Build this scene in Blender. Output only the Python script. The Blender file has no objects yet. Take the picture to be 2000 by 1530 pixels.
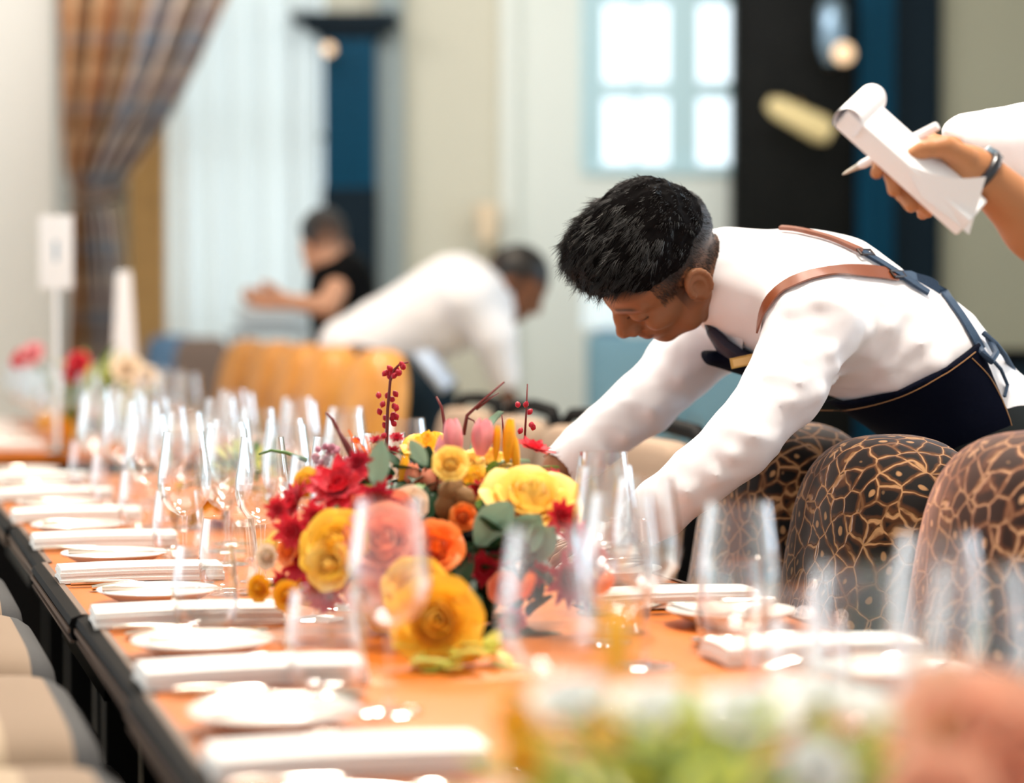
import bpy, bmesh, math, random
import numpy as np
from mathutils import Vector, Matrix, noise
from mathutils.bvhtree import BVHTree
random.seed(7); np.random.seed(7)
PI = math.pi
SC = bpy.context.scene
COL = SC.collection

# ------------------------------------------------------------------ camera
FPX = 85.0/36.0*2000.0                 # focal length in pixels of the 2000 px wide frame
CAMZ = 1.17
PITCH = math.atan(165.0/FPX)           # horizon lies 165 px above the middle of the frame
cd = bpy.data.cameras.new('camera'); cam = bpy.data.objects.new('camera', cd); COL.objects.link(cam)
cam.location = (0, 0, CAMZ); cam.rotation_euler = (PI/2-PITCH, 0, 0)
cd.lens = 85; cd.sensor_width = 36; cd.clip_start = .05; cd.clip_end = 200
cd.dof.use_dof = True; cd.dof.focus_distance = 3.62; cd.dof.aperture_fstop = 1.9
SC.camera = cam
# ------------------------------------------------------------------ world, lights, exposure
w = bpy.data.worlds.new('world'); SC.world = w; w.use_nodes = True
bg = w.node_tree.nodes['Background']; bg.inputs[0].default_value = (.80, .925, 1, 1); bg.inputs[1].default_value = .95
# the sky is brighter on the window side of the room
_n = w.node_tree.nodes; _l = w.node_tree.links; _t = _n.new('ShaderNodeTexCoord'); _s = _n.new('ShaderNodeSeparateXYZ'); _m = _n.new('ShaderNodeMapRange')
_m.inputs['From Min'].default_value = -.6; _m.inputs['From Max'].default_value = .95; _m.inputs['To Min'].default_value = .85; _m.inputs['To Max'].default_value = 1.9
_l.new(_t.outputs['Generated'], _s.inputs[0]); _l.new(_s.outputs['Y'], _m.inputs['Value']); _l.new(_m.outputs[0], bg.inputs[1])
vs = SC.view_settings; vs.view_transform = 'Standard'; vs.look = 'None'; vs.gamma = 1; vs.use_curve_mapping = False; vs.exposure = 0.15
SC.cycles.transparent_max_bounces = 64; SC.cycles.max_bounces = 10; SC.cycles.caustics_reflective = False; SC.cycles.caustics_refractive = False
SC.cycles.sample_clamp_indirect = 6
def area(name, loc, target, size, power, color, sy=None):
    l = bpy.data.lights.new(name, 'AREA'); l.size = size; l.energy = power; l.color = color
    if sy: l.shape = 'RECTANGLE'; l.size_y = sy
    o = bpy.data.objects.new(name, l); COL.objects.link(o); o.location = loc
    o.rotation_euler = (Vector(target)-Vector(loc)).to_track_quat('-Z', 'Y').to_euler(); return o
# warm downlights in the ceiling above the tables, window daylight, unseen added fills
area('ceiling_downlight_light', (.1, 5.6, 3.3), (-.15, 3.2, .75), .45, 88, (1, .91, .80))
area('ceiling_downlight_light', (-.9, 7.4, 3.3), (-1.0, 5.6, .75), .5, 75, (1, .86, .70))
area('ceiling_downlight_light', (.5, 3.2, 3.3), (.1, 1.9, .75), .5, 84, (1, .91, .80))
area('ceiling_downlight_light', (.9, 4.6, 3.3), (.6, 3.9, 1.2), .5, 15, (1, .93, .86))
area('window_and_fill_daylight', (-4.6, 4.5, 2.0), (0, 4.5, .9), 3.5, 40, (.93, .97, 1), 2.4)  # unseen soft side light, added; no window is built here
area('window_and_fill_daylight', (4.6, 6.5, 2.0), (.6, 4.0, 1.0), 2.6, 95, (.55, .78, 1), 2.2)
area('window_and_fill_daylight', (-1.33, 13.0, 2.0), (-1.33, 11, 1.9), .9, 2, (.93, .98, 1), 2.4)
area('wall_fill_light', (-1.6, 9.6, 3.3), (-1.4, 12, 1.4), 2.4, 30, (.98, .99, 1), .4)  # unseen fill lamps, added to brighten the far wall
area('wall_fill_light', (.6, 9.6, 3.3), (.6, 12, 1.4), 2.4, 23, (.98, .99, 1), .4)

# ------------------------------------------------------------------ helpers
def at(px, py, Y):
    """The point at distance Y along the room seen at a pixel of the 2000x1530 frame."""
    u = (px-1000)/FPX; v = (765-py)/FPX; c, s = math.cos(PITCH), math.sin(PITCH)
    dy = c+v*s; dz = -s+v*c
    return Vector((u/dy*Y, Y, CAMZ+dz/dy*Y))
TOP = .75                                # table height
T = Vector((-.2656, .9641, 0)); N = Vector((.9641, .2656, 0)); O = Vector((-.28, 2.13, 0)); ROT = math.atan2(N.y, N.x)
def P(t, n, z=TOP): return O+T*t+N*n+Vector((0, 0, z))
def lin(c):
    r = []
    for v in c[:3]:
        v = v/255.0; r.append(v/12.92 if v <= .04045 else ((v+.055)/1.055)**2.4)
    return (*r, 1)
def mat(name, c, rough=.5, metal=0, sheen=0, spec=None, coat=0, emit=0, sss=0, bump=0, bscale=60, var=0, vscale=8, trans=0, c2=None):
    m = bpy.data.materials.new(name); m.use_nodes = True; nt = m.node_tree; b = nt.nodes['Principled BSDF']
    col = lin(c); b.inputs['Base Color'].default_value = col; b.inputs['Roughness'].default_value = rough; b.inputs['Metallic'].default_value = metal
    if sheen: b.inputs['Sheen Weight'].default_value = sheen; b.inputs['Sheen Roughness'].default_value = .4
    if spec is not None: b.inputs['Specular IOR Level'].default_value = spec
    if coat: b.inputs['Coat Weight'].default_value = coat
    if emit: b.inputs['Emission Color'].default_value = col; b.inputs['Emission Strength'].default_value = emit
    if sss: b.inputs['Subsurface Weight'].default_value = sss; b.inputs['Subsurface Radius'].default_value = (.012, .005, .003); b.inputs['Subsurface Scale'].default_value = 1
    if bump or var:
        tc = nt.nodes.new('ShaderNodeTexCoord')
    if var:
        n = nt.nodes.new('ShaderNodeTexNoise'); n.inputs['Scale'].default_value = vscale; n.inputs['Detail'].default_value = 5
        nt.links.new(tc.outputs['Object'], n.inputs['Vector'])
        r = nt.nodes.new('ShaderNodeValToRGB'); r.color_ramp.elements[0].position = .3; r.color_ramp.elements[1].position = .7
        k = lin(c2) if c2 else tuple(x*(1-var) for x in col[:3])+(1,)
        r.color_ramp.elements[0].color = k; r.color_ramp.elements[1].color = col
        nt.links.new(n.outputs['Fac'], r.inputs[0]); nt.links.new(r.outputs[0], b.inputs['Base Color'])
    if bump:
        n = nt.nodes.new('ShaderNodeTexNoise'); n.inputs['Scale'].default_value = bscale; n.inputs['Detail'].default_value = 3
        nt.links.new(tc.outputs['Object'], n.inputs['Vector'])
        bp = nt.nodes.new('ShaderNodeBump'); bp.inputs['Strength'].default_value = bump; bp.inputs['Distance'].default_value = .004
        nt.links.new(n.outputs['Fac'], bp.inputs['Height']); nt.links.new(bp.outputs[0], b.inputs['Normal'])
    if trans:
        out = nt.nodes['Material Output']; tl = nt.nodes.new('ShaderNodeBsdfTranslucent'); tl.inputs[0].default_value = col
        mx = nt.nodes.new('ShaderNodeMixShader'); mx.inputs[0].default_value = trans
        nt.links.new(b.outputs[0], mx.inputs[1]); nt.links.new(tl.outputs[0], mx.inputs[2]); nt.links.new(mx.outputs[0], out.inputs[0])
    return m
def attr_mat(name, rough=.5, sheen=0, sss=0, bump=0, bscale=200, spec=.4):
    """Takes its colour from the mesh's own 'tint' colours (skin, brows, stubble)."""
    m = mat(name, (128, 128, 128), rough, sheen=sheen, spec=spec, sss=sss, bump=bump, bscale=bscale); nt = m.node_tree
    a = nt.nodes.new('ShaderNodeAttribute'); a.attribute_name = 'tint'; nt.links.new(a.outputs['Color'], nt.nodes['Principled BSDF'].inputs['Base Color']); return m
def glass_mat(name, tint=(.985, .99, .99), lo=.05, hi=.80):
    m = bpy.data.materials.new(name); m.use_nodes = True; nt = m.node_tree; nt.nodes.remove(nt.nodes['Principled BSDF']); out = nt.nodes['Material Output']
    tr = nt.nodes.new('ShaderNodeBsdfTransparent'); tr.inputs[0].default_value = (*tint, 1)
    gl = nt.nodes.new('ShaderNodeBsdfGlossy'); gl.inputs['Roughness'].default_value = .03; gl.inputs[0].default_value = (1, 1, 1, 1)
    lw = nt.nodes.new('ShaderNodeLayerWeight'); lw.inputs[0].default_value = .5
    mr = nt.nodes.new('ShaderNodeMath'); mr.operation = 'POWER'; mr.inputs[1].default_value = 2.0; nt.links.new(lw.outputs['Facing'], mr.inputs[0])
    ma = nt.nodes.new('ShaderNodeMath'); ma.operation = 'MULTIPLY_ADD'; ma.inputs[1].default_value = hi; ma.inputs[2].default_value = lo; nt.links.new(mr.outputs[0], ma.inputs[0])
    mx = nt.nodes.new('ShaderNodeMixShader'); nt.links.new(ma.outputs[0], mx.inputs[0]); nt.links.new(tr.outputs[0], mx.inputs[1]); nt.links.new(gl.outputs[0], mx.inputs[2])
    nt.links.new(mx.outputs[0], out.inputs[0]); return m

class MB:
    """Collects verts and faces for one mesh."""
    def __init__(s): s.v = []; s.f = []; s.uv = []
    def add(s, vs, fs, M=None):
        k = len(s.v); s.v += [(M@Vector(p)) if M else Vector(p) for p in vs]; s.f += [tuple(i+k for i in f) for f in fs]; return s
    def box(s, lo, hi, M=None, bev=0):
        if bev:
            bm = bmesh.new(); bmesh.ops.create_cube(bm, size=1)
            for v in bm.verts:
                v.co = Vector([lo[i]+(v.co[i]+.5)*(hi[i]-lo[i]) for i in range(3)])
            bmesh.ops.bevel(bm, geom=bm.edges[:], offset=bev, segments=3, affect='EDGES', profile=.5)
            bm.verts.index_update(); s.add([v.co.copy() for v in bm.verts], [[v.index for v in f.verts] for f in bm.faces], M); bm.free(); return s
        x0, y0, z0 = lo; x1, y1, z1 = hi
        return s.add([(x0, y0, z0), (x1, y0, z0), (x1, y1, z0), (x0, y1, z0), (x0, y0, z1), (x1, y0, z1), (x1, y1, z1), (x0, y1, z1)],
                     [(0, 3, 2, 1), (4, 5, 6, 7), (0, 1, 5, 4), (1, 2, 6, 5), (2, 3, 7, 6), (3, 0, 4, 7)], M)
    def lathe(s, prof, seg=32, M=None, closed=False):
        vs = []; fs = []; n = len(prof)
        for r, z in prof:
            for i in range(seg):
                a = 2*PI*i/seg; vs.append((r*math.cos(a), r*math.sin(a), z))
        for j in range(n if closed else n-1):
            for i in range(seg):
                a, b = j*seg+i, j*seg+(i+1) % seg; c, d = ((j+1) % n)*seg+(i+1) % seg, ((j+1) % n)*seg+i
                fs.append((a, b, c, d))
        if not closed:
            if prof[0][0] > 1e-4: fs.append(tuple(range(seg))[::-1])
            if prof[-1][0] > 1e-4: fs.append(tuple((n-1)*seg+i for i in range(seg)))
        return s.add(vs, fs, M)
    def tube(s, pts, rad, seg=10, M=None, flat=1, flatax=None):
        pts = [Vector(p) for p in pts]; n = len(pts); vs = []; fs = []; up = None
        for i, p in enumerate(pts):
            d = (pts[min(i+1, n-1)]-pts[max(i-1, 0)]).normalized()
            if flatax is not None: a = (flatax-d*flatax.dot(d)).normalized()
            else:
                if up is None: up = Vector((0, 0, 1)) if abs(d.z) < .9 else Vector((1, 0, 0))
                a = (up-d*up.dot(d)).normalized(); up = a
            b = d.cross(a); r = rad[i] if hasattr(rad, '__len__') else rad
            for k in range(seg):
                th = 2*PI*k/seg; vs.append(p+a*(math.cos(th)*r*flat)+b*(math.sin(th)*r))
        for i in range(n-1):
            for k in range(seg): fs.append((i*seg+k, i*seg+(k+1) % seg, (i+1)*seg+(k+1) % seg, (i+1)*seg+k))
        fs.append(tuple(range(seg))[::-1]); fs.append(tuple((n-1)*seg+k for k in range(seg)))
        return s.add(vs, fs, M)
    def grid(s, fn, nu, nv, M=None, uv=False):
        vs = []; fs = []
        for j in range(nv+1):
            for i in range(nu+1): vs.append(fn(i/nu, j/nv))
        for j in range(nv):
            for i in range(nu):
                a = j*(nu+1)+i; fs.append((a, a+1, a+nu+2, a+nu+1))
        if uv:
            while len(s.uv) < len(s.v): s.uv.append((0, 0))
            s.uv += [(i/nu, j/nv) for j in range(nv+1) for i in range(nu+1)]
        return s.add(vs, fs, M)
    def mesh(s, name, smooth=True, ang=40):
        me = bpy.data.meshes.new(name); me.from_pydata([tuple(p) for p in s.v], [], s.f)
        if s.uv:
            while len(s.uv) < len(s.v): s.uv.append((0, 0))
            l = me.uv_layers.new(name='UVMap'); d = np.array(s.uv, dtype=np.float32)
            vi = np.empty(len(me.loops), dtype=np.int32); me.loops.foreach_get('vertex_index', vi); l.data.foreach_set('uv', d[vi].ravel())
        if smooth:
            me.polygons.foreach_set('use_smooth', [True]*len(me.polygons))
            if ang: me.set_sharp_from_angle(angle=math.radians(ang))
        me.update(); return me
def link(name, me, m=None, parent=None, loc=None, rot=None):
    o = bpy.data.objects.new(name, me); COL.objects.link(o)
    if m and me is not None and not me.materials: me.materials.append(m)
    if parent: o.parent = parent
    if loc is not None: o.location = loc
    if rot is not None: o.rotation_euler = rot
    return o
def obj(name, mb, m, parent=None, loc=None, rot=None, smooth=True, ang=40): return link(name, mb.mesh(name, smooth, ang), m, parent, loc, rot)
def tag(o, label, cat, group=None, kind=None):
    o['label'] = label; o['category'] = cat
    if group: o['group'] = group
    if kind: o['kind'] = kind
    return o
def thing(name, label, cat, loc=(0, 0, 0), rz=0, group=None):
    o = link(name, None, None, None, loc, (0, 0, rz)); o.empty_display_size = .1; return tag(o, label, cat, group)
def struct(name, mb, m, smooth=False, label=None):
    o = obj(name, mb, m, smooth=smooth); o['kind'] = 'structure'
    if label: o['label'] = label
    return o
def dup(root, loc=None, rz=None, label=None, scale=None):
    r = root.copy(); COL.objects.link(r)
    if loc is not None: r.location = loc
    if rz is not None: r.rotation_euler = (0, 0, rz)
    if label: r['label'] = label
    if scale: r.scale = (scale,)*3
    for ch in list(root.children):
        c = ch.copy(); COL.objects.link(c); c.parent = r
        for g in list(ch.children):
            d = g.copy(); COL.objects.link(d); d.parent = c
    return r
ORD = ['first', 'second', 'third', 'fourth', 'fifth', 'sixth', 'seventh', 'eighth', 'ninth', 'tenth', 'eleventh', 'twelfth', 'thirteenth', 'fourteenth', 'fifteenth', 'sixteenth', 'seventeenth', 'eighteenth']

# ---- smooth-blended solids: a distance field on a (possibly uneven) grid, turned into one continuous surface
def axis_pts(lo, hi, coarse, fine=(), h=.002):
    """Grid coordinates: step `coarse`, with step h inside the fine ranges."""
    p = [lo]
    while p[-1] < hi:
        x = p[-1]; st = coarse
        for a, b in fine:
            if a <= x < b: st = min(st, h)
            elif x < a < x+st: st = min(st, max(a-x, h))
        p.append(x+st)
    return np.array(p, dtype=np.float64)
class Field:
    def __init__(s, xs, ys, zs):
        s.ax = (xs, ys, zs); s.F = np.full((len(xs), len(ys), len(zs)), 1.0, dtype=np.float32)
        s.M = np.eye(3); s.o = np.zeros(3); s.sc = 1.0
    def frame(s, o=(0, 0, 0), M=None, sc=1.0):
        s.sc = sc; s.o = np.array(o, float); s.M = np.eye(3) if M is None else np.array(M, float)   # columns of M = local axes in the world
    def w(s, p): return s.o+s.M@(np.array(p, float)*s.sc)
    def _sub(s, lo, hi, pad):
        sl = []
        for k in range(3):
            a = s.ax[k]; i0 = max(0, np.searchsorted(a, lo[k]-pad)-2); i1 = min(len(a), np.searchsorted(a, hi[k]+pad)+2)
            if i1-i0 < 2: return None
            sl.append(slice(i0, i1))
        g = [s.ax[k][sl[k]] for k in range(3)]
        return tuple(sl), g[0][:, None, None], g[1][None, :, None], g[2][None, None, :]
    def _mix(s, sl, d, k, op):
        a = s.F[sl]
        if op == 'add':
            h = np.clip(.5+.5*(a-d)/k, 0, 1); s.F[sl] = a+(d-a)*h-k*h*(1-h)
        elif op == 'cut':
            d = -d; h = np.clip(.5-.5*(a-d)/k, 0, 1); s.F[sl] = a+(d-a)*h+k*h*(1-h)
    def cone(s, a, b, ra, rb, k=.01, op='add', sq=None, f=1):
        a = s.w(a); b = s.w(b); ra *= s.sc; rb *= s.sc; R = max(ra, rb); r = s._sub(np.minimum(a, b)-R, np.maximum(a, b)+R, k+.02)
        if r is None: return
        sl, X, Y, Z = r; ba = b-a; L2 = max(float(ba@ba), 1e-12)
        x, y, z = X-a[0], Y-a[1], Z-a[2]
        t = np.clip((x*ba[0]+y*ba[1]+z*ba[2])/L2, 0, 1); x = x-t*ba[0]; y = y-t*ba[1]; z = z-t*ba[2]
        if sq is not None:
            q = np.array(sq, float); q /= np.linalg.norm(q); c = (x*q[0]+y*q[1]+z*q[2])*(1/f-1); x = x+c*q[0]; y = y+c*q[1]; z = z+c*q[2]
            d = (np.sqrt(x*x+y*y+z*z)-(ra+(rb-ra)*t))*(f*.5+.5)
        else: d = np.sqrt(x*x+y*y+z*z)-(ra+(rb-ra)*t)
        s._mix(sl, d, k, op)
    def ell(s, c, rad, k=.01, op='add', R=None):
        rad = [x*s.sc for x in rad]; c = s.w(c); A = s.M if R is None else s.M@np.array(R, float); m = max(rad); r = s._sub(c-m, c+m, k+.02)
        if r is None: return
        sl, X, Y, Z = r; x, y, z = X-c[0], Y-c[1], Z-c[2]; q = [(x*A[0, i]+y*A[1, i]+z*A[2, i]) for i in range(3)]
        k0 = np.sqrt(sum((q[i]/rad[i])**2 for i in range(3)))+1e-9; k1 = np.sqrt(sum((q[i]/rad[i]**2)**2 for i in range(3)))+1e-9
        s._mix(sl, k0*(k0-1)/k1, k, op)
    def chain(s, pts, rad, k=.006, **kw):
        for i in range(len(pts)-1): s.cone(pts[i], pts[i+1], rad[i], rad[i+1], k, **kw)
    def surface(s):
        F = s.F; ins = F < 0; nx, ny, nz = F.shape; cy, cz = ny-1, nz-1
        pts = []; cid = []; quads = []
        ax = s.ax
        for d in range(3):
            a = [slice(None)]*3; b = [slice(None)]*3; a[d] = slice(0, -1); b[d] = slice(1, None)
            m = ins[tuple(a)] != ins[tuple(b)]
            I = np.array(np.nonzero(m)); J = I.copy(); J[d] += 1
            f0 = F[tuple(I)].astype(float); f1 = F[tuple(J)].astype(float); t = f0/(f0-f1)
            p = np.stack([ax[k][I[k]] for k in range(3)], 1); p[:, d] += t*(ax[d][J[d]]-ax[d][I[d]])
            e, g = (d+1) % 3, (d+2) % 3
            q = []
            ok = (I[e] >= 1) & (I[g] >= 1) & (I[e] < F.shape[e]-1) & (I[g] < F.shape[g]-1)
            I = I[:, ok]; p = p[ok]; f0 = f0[ok]
            for de, dg in ((1, 1), (0, 1), (0, 0), (1, 0)):
                c = I.copy(); c[e] -= de; c[g] -= dg; q.append((c[0]*cy+c[1])*cz+c[2])
            q = np.stack(q, 1); quads.append(np.where((f0 < 0)[:, None], q, q[:, ::-1]))
            for k in range(4): pts.append(p); cid.append(q[:, k])
        pts = np.concatenate(pts); cid = np.concatenate(cid); quads = np.concatenate(quads)
        u, inv = np.unique(cid, return_inverse=True); n = np.bincount(inv)
        V = np.stack([np.bincount(inv, pts[:, k])/n for k in range(3)], 1)
        return V, np.searchsorted(u, quads)
def raw_mesh(name, V, Q, tint=None):
    me = bpy.data.meshes.new(name); me.vertices.add(len(V)); me.vertices.foreach_set('co', np.asarray(V, np.float32).ravel())
    me.loops.add(Q.size); me.loops.foreach_set('vertex_index', Q.astype(np.int32).ravel())
    me.polygons.add(len(Q)); me.polygons.foreach_set('loop_start', np.arange(0, Q.size, 4, dtype=np.int32)); me.polygons.foreach_set('loop_total', np.full(len(Q), 4, np.int32))
    me.polygons.foreach_set('use_smooth', np.ones(len(Q), bool)); me.update(calc_edges=True); me.validate()
    if tint is not None:
        a = me.color_attributes.new('tint', 'FLOAT_COLOR', 'POINT'); a.data.foreach_set('color', np.concatenate([tint, np.ones((len(V), 1))], 1).astype(np.float32).ravel())
    return me
def relax(V, Q, n=2, lam=.5):
    A = np.concatenate([Q[:, [0, 1]], Q[:, [1, 2]], Q[:, [2, 3]], Q[:, [3, 0]]]); A = np.concatenate([A, A[:, ::-1]])
    c = np.bincount(A[:, 0], minlength=len(V))+1e-9
    for _ in range(n):
        M = np.stack([np.bincount(A[:, 0], V[A[:, 1], k], len(V))/c for k in range(3)], 1); V = V+lam*(M-V)
    return V
def vnormals(V, Q):
    n = np.cross(V[Q[:, 2]]-V[Q[:, 0]], V[Q[:, 3]]-V[Q[:, 1]]); out = np.zeros_like(V)
    for k in range(4):
        for c in range(3): out[:, c] += np.bincount(Q[:, k], n[:, c], len(V))
    return out/(np.linalg.norm(out, axis=1)[:, None]+1e-12)

# ------------------------------------------------------------------ materials
M = {}
M['cream'] = mat('cream_paint', (236, 231, 222), .8)
M['beige'] = mat('beige_paint', (214, 208, 188), .8)
M['olive'] = mat('olive_beige_paint', (172, 168, 146), .8)
M['pale'] = mat('pale_trim_paint', (228, 231, 222), .6)
M['ceiling'] = mat('ceiling_paint', (238, 236, 230), .9)
M['floor'] = mat('pale_carpet', (206, 190, 164), .9, var=.12, vscale=5)
M['navy_gloss'] = mat('navy_gloss_paint', (4, 66, 92), .5, spec=.12)
M['navy_dark'] = mat('dark_navy_paint', (14, 30, 40), .5, spec=.12)
M['shaded_grey'] = mat('shaded_grey', (150, 160, 158), .6)
M['door_black'] = mat('black_brown_wood', (24, 24, 22), .5, var=.3, spec=.1)
M['ochre'] = mat('ochre_wood', (196, 150, 88), .6, var=.25)
M['steel_blue'] = mat('steel_blue_paint', (124, 164, 180), .6)
M['pane_blue'] = mat('pale_blue_window_paint', (192, 222, 228), .5)
M['sheer'] = mat('sheer_white_voile', (246, 248, 244), .9, trans=.8)
M['wood'] = mat('orange_brown_tabletop', (202, 110, 36), .42, var=.16, vscale=3, spec=.18)
M['trim_black'] = mat('dark_table_edge', (14, 12, 12), .6, spec=.06)
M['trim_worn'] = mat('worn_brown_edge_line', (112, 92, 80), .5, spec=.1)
M['black'] = mat('black_lacquer', (8, 8, 9), .6, spec=.05)
M['china'] = mat('white_china', (244, 240, 234), .18, coat=.3)
M['linen'] = mat('white_linen', (246, 243, 240), .8, bump=.15, bscale=300)
M['steel'] = mat('polished_cutlery', (226, 220, 212), .14, metal=1)
M['brass'] = mat('brass', (212, 170, 96), .3, metal=1)
M['glass'] = glass_mat('clear_glass')
M['white'] = mat('white_paper', (246, 244, 246), .7)
M['warm_shade'] = mat('warm_lit_shade', (240, 214, 180), .6, emit=.06)
M['reflection_glow'] = mat('cream_reflection_glow', (232, 208, 150), .5, emit=.2)
M['white_shade'] = mat('white_lampshade', (228, 242, 246), .7, emit=.25)
M['bulb'] = mat('bulb', (255, 214, 170), .5, emit=1.0)
M['silver'] = mat('silver_blue_glass', (150, 175, 195), .25, metal=.6)

# ------------------------------------------------------------------ room shell
H = 3.45
struct('floor', MB().box((-7, -3, -.1), (7, 12.3, 0)), M['floor'])
struct('ceiling', MB().box((-7, -3, H), (7, 12.3, H+.1)), M['ceiling'])
YW = 12.0
def wx(px, Y=YW): return (px-1000)/FPX*Y
def wz(py, Y=YW): return CAMZ+(600-py)/FPX*Y
w1 = (wx(318), wx(632), .95, 3.1); w2 = (wx(1150), wx(1430), wz(322), 3.1)
mb = MB()
for x0, x1, z0, z1 in [(-7, w1[0], 0, H), (w1[0], w1[1], 0, w1[2]), (w1[0], w1[1], w1[3], H), (w1[1], wx(985), 0, H)]: mb.box((x0, YW, z0), (x1, YW+.2, z1))
struct('wall_back', mb, M['beige'])
mb = MB()
for x0, x1, z0, z1 in [(wx(985), w2[0], 0, H), (w2[0], w2[1], 0, w2[2]), (w2[0], w2[1], w2[3], H), (w2[1], wx(1830), 0, H)]: mb.box((x0, YW, z0), (x1, YW+.2, z1))
struct('wall_back.001', mb, M['pale'])
struct('wall_right', MB().box((wx(1830), YW-.1, 0), (7, YW+.2, H)), M['olive'])
struct('wall_left', MB().box((-7, 11.3, 0), (wx(108, 11.3), 11.75, H)), M['cream'])
# windows: frames with bars, one clear pane each
def window(name, x0, x1, z0, z1, bars, rails, fm, wd):
    f = MB(); y0, y1 = YW-.03, YW+.1
    f.box((x0-.03, y0, z0-.05), (x1+.03, y1, z0)); f.box((x0-.03, y0, z1), (x1+.03, y1, z1+.05)); f.box((x0-.04, y0, z0), (x0, y1, z1)); f.box((x1, y0, z0), (x1+.02, y1, z1))
    for a, b in bars: f.box((a, y0+.03, z0), (b, y1-.03, z1))
    for a, b in rails: f.box((x0, y0+.035, a), (x1, y1-.035, b))
    o = struct(name, f, fm); p = obj('pane', MB().box((x0, YW+.05, z0), (x1, YW+.056, z1)), M['glass'], o, smooth=False); return o
window('window_1', *w1, [(wx(470), wx(480))], [(2.0, 2.03)], M['pale'], 0)
window('window_2', *w2, [(wx(1150), wx(1178)), (wx(1238), wx(1246)), (wx(1306), wx(1362))], [(wz(192), wz(162)), (wz(10), wz(-20))], M['pane_blue'], 0)
# sheer curtain over the first window
def sheer_fn(u, v):
    x = w1[0]-.02+(w1[1]-w1[0]+.02)*u; return (x, 11.86+.025*math.sin(u*34)+.01*math.sin(u*71+v*2), .35+2.85*v)
c = obj('sheer_curtain', MB().grid(sheer_fn, 120, 6), M['sheer']); tag(c, 'sheer white floor-length curtain over the tall bright window behind the kneeling woman', 'curtain')
c['label'] = 'sheer white full-length curtain over the tall bright window'
# pilasters
mb = MB(); x0, x1 = wx(636, 11.8), wx(735, 11.8)
mb.box((x0, 11.75, 1.75), (x1, 12, 2.55)); struct('trim_8', MB().box((x0-.01, 11.735, 0), (x1+.005, 12, 1.75)), M['navy_dark'], label='dark lower half of the blue pilaster')
for k in range(5):
    a = x0+.02+(x1-x0-.04)*k/5; mb.box((a+.006, 11.735, .0+1.8), (a+.032, 11.75, 2.4))
struct('trim_1', mb, M['navy_gloss'], label='dark blue fluted pilaster under a moulded capital')
mb = MB()
for a, b, e in ((wz(76, 11.7), wz(62, 11.7), .03), (wz(62, 11.7), wz(46, 11.7), .09), (wz(46, 11.7), wz(28, 11.7), .15)):
    mb.box((x0-e, 11.75-e*.6, a), (x1+e*.75, 12, b))
struct('trim_2', mb, M['navy_dark'], label='dark moulded capital on the blue pilaster')
struct('trim_3', MB().box((x1, 11.88, 0), (wx(788, 11.88), 12, 3.4)), M['shaded_grey'], label='shaded grey return beside the dark blue pilaster')  # shadow on the pilaster side is put into the grey
mb = MB(); x0, x1 = wx(1680, 11.7), wx(1745, 11.7); mb.box((x0, 11.75, 0), (x1, 12, 3.4))
for k in range(4): mb.box((x0+.018+k*.04, 11.73, .2), (x0+.04+k*.04, 11.75, 3.4))
struct('trim_4', mb, M['navy_gloss'], label='blue fluted door surround')
struct('trim_5', MB().box((x1, 11.82, 0), (wx(1835, 11.8), 12, 3.4)), M['navy_dark'], label='dark navy outer edge of the door surround')
struct('trim_6', MB().box((wx(985)-.02, 11.95, 0), (wx(1010), 12, 3.4)), M['pale'], label='pale vertical wall moulding')
# dark double door
d = struct('door_1', MB().box((wx(1428, 11.9), 11.85, 0), (wx(1682, 11.9), 12, 3.3)), M['door_black'])
obj('panel', MB().box((wx(1450, 11.9), 11.83, 1.3), (wx(1660, 11.9), 11.85, 2.9), bev=.006), M['door_black'], d)
# reflections in the dark door front, built as glowing lamp shapes
def slant_reflection():
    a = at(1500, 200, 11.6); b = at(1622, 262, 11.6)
    t = thing('door_reflection', 'slanted cream reflection on the dark panel, shaped as a lamp, beside the blue door surround', 'lamp', (0, 0, 0))
    obj('lamp_shade', MB().tube([a, a.lerp(b, .15), a.lerp(b, .85), b], [.025, .05, .065, .045], 14), M['reflection_glow'], t)
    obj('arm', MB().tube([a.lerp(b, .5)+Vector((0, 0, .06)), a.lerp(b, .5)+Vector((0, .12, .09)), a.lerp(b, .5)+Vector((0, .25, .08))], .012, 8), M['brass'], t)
slant_reflection()
p = at(1624, 70, 11.6); t = thing('wall_lamp_and_reflection', 'silvery reflection with one round warm glint on the dark door, shaped as a lamp', 'lamp')  # glass and bulb shapes stand in for a reflection in the door
obj('silver_reflection', MB().lathe([(.03, -.13), (.06, -.05), (.065, .12), (.04, .17)], 20, Matrix.Translation(p)), M['silver'], t)
obj('bulb', MB().lathe([(0, -.05), (.035, -.035), (.05, 0), (.035, .035), (0, .05)], 16, Matrix.Translation(at(1648, 104, 11.5))), M['bulb'], t)
obj('bracket', MB().tube([p+Vector((0, 0, -.1)), p+Vector((.02, .12, -.12)), p+Vector((.02, .25, -.12))], .012, 8), M['brass'], t)
p = at(952, 435, 11.85); t = thing('wall_sconce', 'small warm glowing sconce on the pale wall above the bending waiter', 'lamp')
obj('lamp_shade', MB().lathe([(.04, -.09), (.065, .09)], 20, Matrix.Translation(p)), M['warm_shade'], t)
obj('bracket', MB().tube([p+Vector((0, 0, -.1)), p+Vector((0, .06, -.16)), p+Vector((0, .15, -.16))], .012, 8), M['brass'], t)
p = at(642, 96, 11.55); t = thing('wall_lamp_and_reflection', 'tiny round warm bulb lamp at the top of the dark blue pilaster', 'lamp')
obj('bulb', MB().lathe([(0, -.03), (.02, -.02), (.03, 0), (.02, .02), (0, .03)], 16, Matrix.Translation(p)), M['bulb'], t)
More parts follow.
